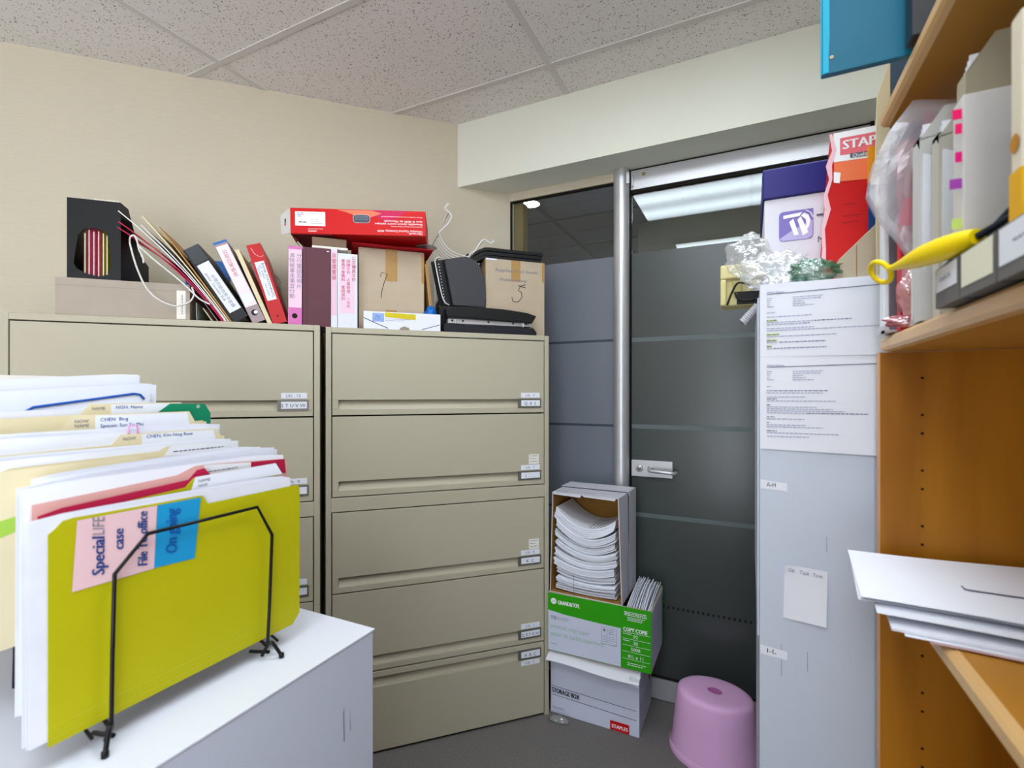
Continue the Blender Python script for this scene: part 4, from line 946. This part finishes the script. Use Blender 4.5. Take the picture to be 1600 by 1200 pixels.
# upper shelf, from the far end panel towards the viewer
t = thing('ring_binder', 'grey ring binder with a white edge at the far end of the upper bookcase shelf', 'binder', (.204, .992, Z2))
b = B(); b.box(0, .008, .028, .058, 0, .31, mat('white_edge', 'DDE2E6', .4)); b.build('spine', t, bevel=.002)
b = B(); b.box(.008, .25, .028, .031, 0, .31, mat('grey_vinyl', '6E6B72', .4)); b.box(.008, .25, .055, .058, 0, .31, MATS['grey_vinyl']); b.build('cover', t)
b = B(); b.box(-.004, .12, .002, .027, .0, .004, STEEL); b.box(-.004, -.001, .0, .058, 0, .012, STEEL); b.build('metal_foot', t)
b = B(); b.box(0, .24, 0, .022, .0, .30, mat('red_folder', 'C8142C', .5)); tag(b.build('red_folder', loc=(.215, .968, Z2), bevel=.002), 'red folder wrapped in pink plastic beside the grey binder on the upper shelf', 'folder')
t = thing('pink_plastic_bag', 'pink plastic bag slumped beside the red folder on the upper shelf', 'bag', (.205, .9535, Z2))
pkm = plastic_film('pink_film', 'D8707E', .12, .25)
b = B(); crumple(b, (.06, .0, .055), (.058, .009, .06), pkm, 4, .25, 2.5, zmin=.001); crumple(b, (.05, 0, .012), (.062, .010, .012), pkm, 8, .4, 3, zmin=.001); b.build('film', t)
# clear bag bulging out over the shelf edge
t = thing('clear_plastic_bag', 'clear plastic bag of papers bulging out over the upper shelf edge', 'bag', (.20, .905, Z2))
def sl1(u, v): return (-.028+.20*u+.030*math.sin(v*2.4)*-.0-.006*math.sin(v*5+u), .034+.010*math.sin(u*6+v*4)+.012*math.sin(v*9)*u, .09+.265*v-.09*(1-u)*(v > .75)*(v-.75)*3+.0*u)
b = B()
prof = [(.018, 0), (.030, .06), (.010, .12), (-.022, .17), (-.036, .205), (-.030, .25), (-.008, .30), (.02, .335)]
def edge(v):
    t_ = v*(len(prof)-1); i = min(int(t_), len(prof)-2); f = t_-i
    return prof[i][0]*(1-f)+prof[i+1][0]*f, prof[i][1]*(1-f)+prof[i+1][1]*f
from mathutils import noise as NZ_
def sl(off, amp):
    def fn(u, v):
        ex_, ez_ = edge(v); nn = NZ_.noise(Vector((u*5, v*7, off*40)))
        return (ex_+(.20-ex_)*u, off+amp*nn, .001+ez_*(1-.12*u*v)+.006*nn*v)
    return fn
b.grid(sl(.026, .010), 22, 26, SLEEVE, False); b.grid(sl(.012, .010), 22, 26, SLEEVE, False)
b.grid(lambda u, v: (edge(v)[0], .012+.022*u+.012*NZ_.noise(Vector((0, v*7, 1.36 if u else .48)))*0, .001+edge(v)[1]), 3, 26, SLEEVE, False); b.build('film', t)
b = B(); b.box(.02, .2, .020, .026, .002, .27, PAPERW); b.prism([(.0, .14), (.03, .12), (.055, .30), (.035, .32)], lambda p, q, t_: (p, t_, q), .015, .018, mat('rose_sheet', 'C07A86', .7)); b.build('paper_sheet', t)
# grey-white sleeves
for k, (yy, th, x0, h, m, lb) in enumerate(((.855, .030, .212, .292, mat('pale_board', 'C4C4C2', .6), 'thick pale document wallet with its edge flush with the upper shelf'), (.815, .026, .222, .275, mat('pale_board2', 'BDB9AF', .65), 'greyish document wallet pushed in behind the pale one'), (.772, .028, .236, .330, mat('taupe_board', 'A59D88', .8), 'tall taupe folder standing at the back of the upper shelf'))):
    b = B(); n_ = 8
    def wal(u, v, yo): return (x0+.21*u, yy+yo+.006*math.sin(v*3)*(1-u), .0+h*v-.04*(u < .12)*(v > .9))
    b.grid(lambda u, v: wal(u, v, 0), n_, n_, m); b.grid(lambda u, v: wal(u, v, th), n_, n_, m); b.grid(lambda u, v: wal(0, v, th*u), 2, n_, m); b.grid(lambda u, v: wal(u, 1, th*v), n_, 2, m); b.grid(lambda u, v: wal(1, v, th*u), 2, n_, m)
    for q in range(4): b.box(x0+.004, x0+.2, yy+.004+q*.0055, yy+.007+q*.0055, .003, h-.02-.004*q, PAPER)
    tag(b.build('document_wallet', loc=(0, 0, Z2)), lb, 'folder', 'document wallets on the upper shelf')
# file holders with low front lips
hold = [(.672, .744), (.586, .668), (.500, .582)]
hl_ = ['grey magazine holder with a low front lip, farthest of three on the upper shelf', 'middle grey magazine holder with a cream label on its front lip', 'grey magazine holder nearest the viewpoint on the upper shelf']
for k, (ya, yb) in enumerate(hold):
    t = thing('magazine_holder', hl_[k], 'magazine holder', (.199, ya, Z2), 0, 'grey magazine holders on the upper shelf')
    w_ = yb-ya
    b = B(); b.box(0, .003, 0, w_, 0, .046, GREYF); b.build('front_lip', t)
    for yy in (0, w_-.003):
        b = B(); b.prism([(.003, 0), (.235, 0), (.235, .24), (.16, .24), (.003, .046)], lambda p, q, t_: (p, t_, q), yy, yy+.003, mat('holder_edge', '2B3440', .5) if True else GREYF); b.build('side_panel', t)
    b = B(); b.box(.003, .235, .003, w_-.003, 0, .003, GREYF); b.box(.232, .235, .003, w_-.003, .003, .24, GREYF); b.build('base', t)
    b = B(); m = [PAPER, mat('cream_label', 'E2DFC8', .8), PAPER][k]
    z0 = [.018, .010, .012][k]
    b.poly([(-.0006, w_-.004, z0), (-.0006, .004, z0), (-.0006, .004, .0445), (-.0006, w_-.004, .0445)], m)
    if k == 0: b.text('Canada Life', (-.001, w_-.014, z0+.011), NY, Z, .008, INKG, w=.036)
    if k == 2: b.fake_lines((-.001, w_-.03, z0+.016), NY, Z, [.03], .01, .002, INKG)
    b.build('label', t)
# pad with sticky tabs (in the farthest holder)
t = thing('tabbed_notebook', 'white ruled document pad with pink, purple and lime sticky tabs in the farthest magazine holder', 'notebook', (.209, .694, Z2+.0035))
b = B(); b.box(0, .20, 0, .030, 0, .222, mat('pad_white', 'C9C6C4', .75)); b.build('page_block', t, bevel=.0015)
for z_, c, L in ((.202, 'hot', .014), (.186, 'hot', .010), (.155, 'magenta', .010), (.126, 'purple', .018), (.082, 'lime', .015), (.060, 'pink', .012), (.044, 'pink', .005), (.026, 'pink', .005)):
    L *= .6; b = B(); b.box(-L, -.0004, .002, .0028, z_-.005, z_+.006, STK[c]); b.build('sticky_tab', t)
t = thing('cream_binder', 'cream ring binder with a golden spine label in the nearest magazine holder', 'binder', (.206, .5575, Z2+.0035))
b = B(); b.box(0, .2, 0, .0205, 0, .222, CREAM); b.build('cover', t, bevel=.002)
b = B(); b.box(-.0008, .03, -.0008, .021, .040, .088, GOLD); b.disc((-.001, .011, .112), .008, NY, Z, mat('ochre', 'B97A10', .6), 16); b.disc((.016, -.0012, .112), .008, X, Z, MATS['ochre'], 16); b.build('golden_label', t)
b = B(); b.box(0, .14, 0, .004, 0, .19, mat('dark_card', '55504C', .7)); tag(b.build('dark_card', loc=(.24, .655, Z2+.0035)), 'dark grey card standing behind the white tabbed pad', 'card')
b = B(); b.box(.0, .2, 0, .02, 0, .205, mat('pale_grey_book', 'C9CDD2', .6)); tag(b.build('pale_book', loc=(.207, .520, Z2+.0035), bevel=.002), 'pale grey book upright in the nearest magazine holder', 'book')
# curved cardboard sheet leaning over the holders
b = B()
def cv(u, v): return (.25+.16*u, .612+.05*(1-v)**2*.0+.02*u, Z2+.20+.160*v-.14*(1-u)**2.2*v)
b.grid(cv, 14, 8, mat('curved_card', 'B7AB90', .8)); b.grid(lambda u, v: tuple(Vector(cv(u, v))+Vector((0, .003, 0))), 14, 8, MATS['curved_card']); b.box(.25, .41, .612, .633, Z2+.0045, Z2+.20, MATS['curved_card'])
tag(b.build('curved_folder'), 'tall beige folder with a rounded corner above the cream binder', 'folder')
# yellow-handled tool
t = thing('yellow_tool', 'bright yellow handle with a ring end sticking out over the upper shelf', 'tool', (0, 0, 0))
P0, P1 = Vector((.166, .796, 1.5725)), Vector((.209, .655, 1.5690))
ax = (P1-P0).normalized(); b = B()
side_ = ax.cross(Vector((0, 0, 1))).normalized(); upv = side_.cross(ax)
cen = P0-ax*.021
ringpts = [cen+(ax*math.cos(k*math.pi/12)*.019+(side_*.5+upv*.87)*math.sin(k*math.pi/12)*.0155) for k in range(24)]
b.tube(ringpts, .0034, YELT, 10, True)
Ls = (P1-P0).length
pp = [P0+ax*(Ls*k/12-.001) for k in range(13)]; rr_ = [.0042, .0046, .0062, .0084, .0106, .0122, .0132, .0136, .0136, .0132, .0122, .0106, .008]
b.tube(pp, rr_, YELT, 14); b.build('handle', t)
b = B(); b.tube([P1, P1+ax*.03+Vector((0.01, 0, .012))], [.004, .003], mat('tool_shaft', '2A3038', .3, metal=.5), 8); b.build('shaft', t)
# top shelf
t = thing('teal_file', 'slim teal cardboard file with an eyelet overhanging the top bookcase shelf', 'file', (.102, .90, Z3))
b = B(); b.box(.0, .31, 0, .012, 0, .30, TEAL); b.build('cover', t, bevel=.001)
b = B(); b.prism([(.0006, .0006), (.0085, .002), (.0085, .03), (.0095, .06), (.0085, .299), (.0006, .299)], lambda p, q, t_: (p, t_, q), -.0012, -.0004, TEALL); b.box(-.0012, -.0003, .001, .011, .001, .299, TEALL); b.build('edge_strip', t)
b = B(); b.lathe([(.0012, -.0012), (.0022, -.0014), (.003, -.0004)], (.0125, -.0002, .024), mat('eyelet', 'B9A98C', .3, metal=.6), 14, 'y'); b.build('eyelet', t)
b = B(); b.box(0, .25, 0, .03, 0, .28, mat('dark_binder', '20242C', .4)); tag(b.build('dark_binder', loc=(.203, .855, Z3), bevel=.002), 'dark binder next to the slim teal file on the top shelf', 'binder')
# papers on the lower shelf
def sheet(pts, z, m, label, curl=(0, 0), nm='loose_paper', th=.0006, extra=None, group='papers piled on the lower shelf'):
    b = B(); P = [Vector(p) for p in pts]
    def f(u, v, dz=0):
        a_ = P[0].lerp(P[1], u); c_ = P[3].lerp(P[2], u); p = a_.lerp(c_, v)
        return (p.x, p.y, z+dz+curl[0]*(1-u)**2*(1-v)+curl[1]*(1-v)**2+.0012*math.sin(5*u+3*v))
    b.grid(lambda u, v: f(u, v), 14, 10, m); b.grid(lambda u, v: f(u, v, -th), 14, 10, m)
    for e in (0, 1): b.grid(lambda u, v, e=e: f(u, e, -th*v), 14, 1, m); b.grid(lambda u, v, e=e: f(e, u, -th*v), 10, 1, m)
    if extra: extra(b, f)
    return tag(b.build(nm), label, 'paper', group)
def ex_env(b, f):
    for (ua, va, ub, vb) in ((.40, .40, 1., .43), (.40, .40, .398, .47)):
        for k in range(8):
            p, q = Vector(f(ua+(ub-ua)*k/8, va+(vb-va)*k/8, .0014)), Vector(f(ua+(ub-ua)*(k+1)/8, va+(vb-va)*(k+1)/8, .0014))
            w_ = Vector((0, .005, 0)) if ub-ua > .1 else Vector((.002, 0, 0)); b.poly([p, q, q+w_, p+w_], mat('slate_line', '6A6E86', .6))
PWB = mat('paper_bluewhite', 'F0F3FB', .75)
sheet([(.135, .800), (.46, .77), (.46, 1.05), (.155, 1.033)], 1.1330, PWB, 'top white sheet with a dark corner mark on the lower shelf pile', (0, .002), extra=ex_env)
sheet([(.134, .812), (.45, .78), (.45, 1.03), (.156, 1.030)], 1.1295, PAPER, 'white sheet just under the marked top sheet, its corner showing', (-.003, 0))
sheet([(.148, .775), (.45, .745), (.45, 1.02), (.17, 1.0)], 1.1215, PAPER, 'bent white sheet in the middle of the lower shelf pile', (.001, .003), 'loose_paper')
sheet([(.160, .760), (.45, .728), (.45, 1.0), (.18, .98)], 1.1165, PAPER2, 'folded white booklet low in the pile on the lower shelf', (0, -.002), 'folded_booklet', .003)
sheet([(.172, .752), (.45, .720), (.45, .99), (.19, .97)], 1.1118, PAPER, 'white sheet second from the bottom of the lower shelf pile', (0, -.001))
sheet([(.195, .748), (.45, .715), (.45, .985), (.21, .97)], 1.1095, mat('pinkish_paper', 'D9B4B4', .8), 'pinkish sheet at the bottom of the lower shelf pile', (0, 0))

# ================================================================== WHITE PEDESTAL AND FILE SORTER
ZD = .965
t = thing('white_pedestal', 'white low cabinet with a scuffed grey side in the left foreground', 'cabinet', (-1.55, -.25, 0))
b = B(); b.box(.1, .9125, .35, .965, 0, ZD-.004, mat('pedestal_side', 'BABFCC', .45, noise=.012, nscale=5)); b.build('body', t, bevel=.002)
b = B(); b.box(.099, .914, .349, .968, ZD-.004+.0002, ZD, WHITEC); b.build('top', t, bevel=.001)
b = B(); b.poly([(.9131, .890, .80), (.9131, .892, .80), (.9131, .8905, .862), (.9131, .889, .85)], mat('scratch', '6E7484', .7)); b.poly([(.9131, .905, .81), (.9131, .9065, .812), (.9131, .9045, .85)], MATS['scratch']); b.build('scratch_mark', t)
# sorter
t = thing('file_sorter', 'black wire incline file sorter standing on the white cabinet', 'file sorter', (0, 0, ZD))
secs = [(-.722, 0), (-.800, .030), (-.880, .061), (-.985, .101), (-1.10, .1455), (-1.235, .1975), (-1.362, .246)]
for k, (x, dz) in enumerate([secs[0], (-.9465, .0865), (-1.362, .246)]):
    b = B(); fr = [(.5553, .022), (.559, .09), (.5638, .206), (.5365, .258), (.3752, .2565), (.3372, .2153), (.335, .12), (.3337, .022)]
    if k: fr = [(y, z*.8) for y, z in fr]
    b.tube([(x, y, max(z, .005)+dz) for y, z in fr], .0026, BLACKM, 8)
    b.build('divider', t)
b = B()
for y in (.5553, .3337):
    b.tube([(x, y, .022+dz) for x, dz in secs], .0026, BLACKM, 8)
    b.tube([(x, y+(.02 if y > .4 else -.02), .022+dz) for x, dz in secs], .0022, BLACKM, 8)
b.build('base_rail', t)
for y, s_ in ((.5553, 1), (.3337, -1)):
    b = B(); b.tube(smooth([(-.722, y, .024), (-.718, y+.004*s_, .028), (-.713, y+.008*s_, .020), (-.706, y+.014*s_, .004)]), .003, BLACKM, 8); b.lathe([(0, .0), (.0042, .001), (.0042, .008), (0, .010)], (-.706, y+.014*s_, 0), BLACKM, 12); b.tube([(-.722, y, .024), (-.735, y-.0, .004)], .003, BLACKM, 8); b.tube([(-.722, y+.002, .012), (-.765, y-.03*s_*0, .004)], .003, BLACKM, 8); b.build('foot', t)
    b = B(); b.tube([(-1.362, y, .268), (-1.372, y, .12), (-1.372, y, .003)], .003, BLACKM, 8); b.tube([(-.985, y, .118), (-.99, y, .003)], .0026, BLACKM, 8); b.build('leg', t)

def card(pts, x, m, b=None, th=.0009, lean_=0., z0=0, curl=0.):
    """upright card in the plane x; pts in (y,z)"""
    b = b or B()
    def fn(p, q, t_): return (x+t_+lean_*(q-z0)+curl*math.sin((q-z0)*9), p, q)
    return b.prism(pts, fn, -th, 0, m)
def pages(name, x0, n, dx, y0, y1, zb, zt, label, jit=.006, group='paper sheaves in the file sorter', mats=(0, 1), slope=0., seed=1, ruled=False, extra=None):
    rnd = random.Random(seed); b = B()
    for k in range(n):
        x = x0-dx*k; ja, jb, jz = rnd.uniform(-jit, jit), rnd.uniform(-jit, jit), rnd.uniform(-jit, jit)
        m = (PAPER, PAPER2, PAPERW)[rnd.choice(mats)]
        lx = rnd.uniform(-.004, .004)
        def f(u, v, o=0): return (x+o+lx*(1-v)+.0015*math.sin(6*u+k)*v, y0+ja+(y1+jb-y0-ja)*u, zb+(zt+jz*.6+slope*(1-u)-zb)*v-.004*((2*u-1)**8)*v)
        b.grid(lambda u, v: f(u, v), 12, 5, m); b.grid(lambda u, v: f(u, v, -.0006), 12, 5, m)
        b.grid(lambda u, v: f(u, 1, -.0006*v), 12, 1, m); b.grid(lambda u, v: f(0, u, -.0006*v), 5, 1, m); b.grid(lambda u, v: f(1, u, -.0006*v), 5, 1, m)
    if extra: extra(b)
    return tag(b.build(name), label, 'papers', group)
# yellow folder
t = thing('file_folder', 'yellow file folder with pink and blue handwritten notes at the front of the sorter', 'file folder', (0, 0, 0), 0, 'file folders in the sorter')
YF = -.734
b = B(); card([(.2764, .996), (.615, .996), (.630, 1.012), (.6305, 1.238), (.624, 1.2435), (.4634, 1.2423), (.4557, 1.2553), (.4500, 1.2565), (.300, 1.2585), (.290, 1.2570), (.2835, 1.2500), (.2764, 1.2440)], YF, YEL, b)
for z in (1.004, 1.018): b.poly([(YF+.0003, .278, z), (YF+.0003, .622, z), (YF+.0003, .622, z+.0008), (YF+.0003, .278, z+.0008)], mat('fold_line', 'BDB92E', .6))
b.build('front_cover', t)
b = B(); card([(.2764, 1.007), (.618, 1.007), (.620, 1.02), (.620, 1.235), (.606, 1.240), (.600, 1.280), (.592, 1.284), (.456, 1.280), (.444, 1.268), (.2780, 1.256)], -.757, YEL, b); b.build('back_cover', t)
b = B(); b.poly([(-.7562, .452, 1.263), (-.7562, .612, 1.263), (-.7562, .598, 1.2845), (-.7562, .458, 1.2815)], PAPER); b.text('NAME', (-.7558, .462, 1.2725), Y, Z, .007, INKG); b.text('NOM', (-.7558, .462, 1.2655), Y, Z, .006, INKG); b.build('tab_label', t)
def hand(b, s, y, z, w, size, m): b.text(s, (YF+.0016, y, z), Z, NY, size, m, w=w, shear=.25, bold=(m is not INKG))
b = B(); b.poly([(YF+.0009, .3035, 1.2545), (YF+.0009, .2985, 1.1695), (YF+.0009, .3885, 1.1690), (YF+.0009, .3925, 1.2545)], PINKN)
INKH = mat('ink_navy', '1C3F80', .7)
hand(b, 'Special', .331, 1.180, .047, .019, INKH); hand(b, 'LIFE', .331, 1.230, .022, .018, INKG); hand(b, 'case', .352, 1.206, .026, .017, INKH); hand(b, 'File To office', .380, 1.176, .072, .017, INKH); b.build('pink_note', t)
b = B(); b.poly([(YF+.0010, .3885, 1.1695), (YF+.0010, .4430, 1.1665), (YF+.0010, .4520, 1.2542), (YF+.0010, .3930, 1.2545)], BLUEN); hand(b, 'On going', .418, 1.182, .062, .022, mat('ink_blue_soft', '0E5AA8', .7)); b.build('blue_note', t)
pages('paper_sheaf', -.7365, 7, .0024, .263, .612, 1.003, 1.262, 'white paper sheaf inside the yellow folder, its page edges showing at the left', .005, seed=3)
# crimson folder
t = thing('file_folder', 'crimson file folder with a white tab label behind the yellow folder', 'file folder', (0, 0, 0), 0, 'file folders in the sorter')
b = B(); card([(.270, 1.014), (.632, 1.014), (.634, 1.03), (.634, 1.240), (.5, 1.262), (.476, 1.292), (.464, 1.2905), (.452, 1.278), (.300, 1.2675), (.2775, 1.262)], -.762, CRIM, b); b.build('front_cover', t)
b = B(); card([(.270, 1.016), (.632, 1.016), (.634, 1.03), (.634, 1.276), (.628, 1.288), (.480, 1.296), (.466, 1.296), (.440, 1.286), (.275, 1.275)], -.770, mat('crimson_inside', 'D6A49C', .75), b); b.build('back_cover', t)
b = B(); b.poly([(-.7697, .478, 1.272), (-.7697, .560, 1.270), (-.7697, .560, 1.2900), (-.7697, .480, 1.2955)], PAPER); b.fake_lines((-.769, .485, 1.284), Y, Z, [.05], .01, .002, INKG)
b.poly([(-.7695, .560, 1.268), (-.7695, .630, 1.262), (-.7695, .6275, 1.2875), (-.7695, .560, 1.2905)], CRIM); b.build('tab_label', t)
pages('paper_sheaf', -.773, 6, .0030, .268, .625, 1.024, 1.297, 'white paper sheaf between the crimson folder and the manila folder', .005, seed=5)
pages('paper_sheaf', -.800, 14, .0060, .315, .632, 1.058, 1.307, 'thick white paper sheaf in front of the large manila folder', .006, seed=6, slope=-.012)
# manila folder
t = thing('file_folder', 'large manila folder half visible at the left behind the white sheaves', 'file folder', (0, 0, 0), 0, 'file folders in the sorter')
b = B(); card([(.268, 1.066), (.62, 1.066), (.63, 1.09), (.63, 1.298), (.50, 1.298), (.462, 1.299), (.452, 1.3075), (.30, 1.305), (.285, 1.302), (.268, 1.290)], -.895, MANILA, b); b.build('front_cover', t)
b = B(); card([(.268, 1.070), (.62, 1.070), (.632, 1.09), (.632, 1.315), (.50, 1.317), (.488, 1.310), (.30, 1.306), (.268, 1.292)], -.905, MANILA, b); b.build('back_cover', t)
b = B(); b.poly([(-.9042, .495, 1.300), (-.9042, .63, 1.300), (-.9042, .63, 1.3155), (-.9042, .505, 1.3165)], PAPER); b.fake_lines((-.9038, .51, 1.3055), Y, Z, [.09], .01, .0025, INKG); b.build('tab_label', t)
b = B(); b.poly([(-.8946, .284, 1.215), (-.8946, .308, 1.223), (-.8946, .308, 1.243), (-.8946, .284, 1.238)], mat('lime_flag', '9CC24A', .7)); b.build('lime_flag', t)
pages('paper_sheaf', -.909, 6, .0050, .262, .630, 1.081, 1.320, 'white paper sheaf between the two manila folders', .006, seed=8)
# manila folder with NOW tab
def tabbed(x, zt, ya, yb, tabh, label, name1, name2, zb, lab2):
    t = thing('file_folder', label, 'file folder', (0, 0, 0), 0, 'file folders in the sorter')
    b = B(); card([(.262, zb), (.63, zb), (.634, zb+.03), (.634, zt), (yb, zt), (yb-.012, zt+tabh), (ya+.014, zt+tabh), (ya, zt), (.262, zt-.006)], x, MANILA, b); b.build('front_cover', t)
    b = B(); card([(.262, zb), (.63, zb), (.634, zb+.03), (.634, zt+.002), (.262, zt-.004)], x-.01, MANILA, b); b.build('back_cover', t)
    b = B(); b.poly([(x+.0004, ya+.045, zt-.004), (x+.0004, yb-.012, zt-.004), (x+.0004, yb-.016, zt+tabh-.002), (x+.0004, ya+.045, zt+tabh-.002)], PAPER)
    b.text(name1, (x+.0009, ya+.052, zt+tabh*.45), Y, Z, .0085, INKB); 
    if name2: b.text(name2, (x+.0009, ya+.052, zt-.001), Y, Z, .0085, INKB)
    b.text(lab2, (x+.0009, ya+.016, zt+tabh*.40), Y, Z, .0075, INKG); b.build('tab_label', t)
    return t
tabbed(-.952, 1.3225, .440, .628, .016, 'manila folder with a cream NOW tab in the middle of the sorter', 'CHEN, Kim Ning Rose', '', 1.093, 'NOW')
pages('paper_sheaf', -.964, 8, .0050, .262, .632, 1.105, 1.345, 'white paper sheaf with a pink clip in the middle of the sorter', .007, seed=9, extra=lambda b: b.tube([(-.9635, .470, 1.338), (-.9635, .471, 1.352), (-.9635, .484, 1.352), (-.9635, .485, 1.338)], .0016, mat('pink_clip', 'D890C8', .4), 6))
tabbed(-1.010, 1.350, .398, .612, .022, 'worn manila folder with a NOW NAME tab and two lines of handwriting', 'CHEN  Bing', 'Spouse: Sun Yu Mei', 1.116, 'NOW\nNAME')
t = thing('file_folder', 'green file folder peeking out behind the worn manila tab', 'file folder', (0, 0, 0), 0, 'file folders in the sorter')
b = B(); card([(.30, 1.123), (.64, 1.123), (.652, 1.15), (.652, 1.366), (.640, 1.386), (.572, 1.388), (.545, 1.368), (.50, 1.345), (.30, 1.340)], -1.024, GREEN, b); b.build('front_cover', t)
b = B(); b.text('*', (-1.0235, .622, 1.372), Y, Z, .018, WHITEP); b.build('white_mark', t)
tabbed(-1.034, 1.372, .432, .610, .018, 'manila folder with a typed name tab directly behind the green folder', 'NGN, Name', '', 1.128, 'NAME')
pages('paper_sheaf', -1.050, 15, .0060, .262, .622, 1.158, 1.372, 'white paper sheaf behind the green folder', .006, seed=11, slope=.006)
pages('paper_sheaf', -1.150, 8, .0055, .262, .630, 1.180, 1.374, 'ruled white paper sheaf in front of the blue-edged document cover', .006, seed=12, slope=-.018)
t = thing('document_cover', 'white document cover with a blue curved edge clip near the back of the sorter', 'document cover', (0, 0, 0))
b = B(); card([(.262, 1.19), (.63, 1.19), (.63, 1.405), (.615, 1.414), (.45, 1.396), (.262, 1.368)], -1.205, PAPER, b); b.build('sheet', t)
b = B(); b.tube([(-1.2035, .420, 1.374), (-1.2035, .432, 1.382), (-1.2035, .598, 1.407), (-1.2035, .610, 1.405), (-1.2035, .618, 1.395)], .0024, mat('blue_clip', '1450A8', .35), 7); b.build('edge_clip', t)
pages('paper_sheaf', -1.214, 9, .0060, .262, .645, 1.207, 1.430, 'fanned white paper sheaf behind the blue-edged cover', .008, seed=14, slope=-.03)
pages('paper_sheaf', -1.280, 9, .0060, .262, .655, 1.232, 1.452, 'rearmost fanned white paper sheaf in the sorter', .008, seed=15, slope=-.035)
b = B(); b.grid(lambda u, v: (-1.345-.008*math.sin(v*2), .25+.33*u, 1.245+.2*v), 6, 6, PAPERW); b.grid(lambda u, v: (-1.346-.008*math.sin(v*2), .25+.33*u, 1.245+.2*v), 6, 6, PAPERW); b.fake_lines((-1.3435-.008, .27, 1.42), Y, Z, [.07, .0, .1], .012, .0015, INKG)
tag(b.build('form_sheet'), 'single printed form standing at the very back of the sorter', 'paper')

# ================================================================== CAMERA, LIGHT, COLOUR
cam = bpy.data.cameras.new('camera'); co = bpy.data.objects.new('camera', cam); COL.objects.link(co)
cam.sensor_width = 36; cam.lens = 765/1600*36; cam.shift_y = 13/1600; cam.clip_start = .02
co.location = (0, 0, 1.41); co.rotation_euler = (math.pi/2, 0, math.radians(25.9))
cam.dof.use_dof = True; cam.dof.focus_distance = 1.7; cam.dof.aperture_fstop = 4.5
SC.camera = co
wd = bpy.data.worlds.new('world'); SC.world = wd; wd.use_nodes = True
_nt = wd.node_tree; _tc2 = _nt.nodes.new('ShaderNodeTexCoord'); _sp = _nt.nodes.new('ShaderNodeSeparateXYZ'); _mr = _nt.nodes.new('ShaderNodeMapRange')
_nt.links.new(_tc2.outputs['Generated'], _sp.inputs[0]); _nt.links.new(_sp.outputs[2], _mr.inputs['Value'])
_mr.inputs['From Min'].default_value = -.1; _mr.inputs['From Max'].default_value = .1; _mr.inputs['To Min'].default_value = 5.8; _mr.inputs['To Max'].default_value = 2.9
_nt.links.new(_mr.outputs[0], _nt.nodes['Background'].inputs[1])
wd.node_tree.nodes['Background'].inputs[0].default_value = (.90, .96, 1.06, 1); wd.node_tree.nodes['Background'].inputs[1].default_value = 3.3
SC.view_settings.view_transform = 'Standard'; SC.view_settings.look = 'None'; SC.view_settings.exposure = .34; SC.view_settings.gamma = 1; SC.view_settings.use_curve_mapping = False
SC.cycles.max_bounces = 10; SC.cycles.diffuse_bounces = 5; SC.cycles.transparent_max_bounces = 16
SC.cycles.use_denoising = True
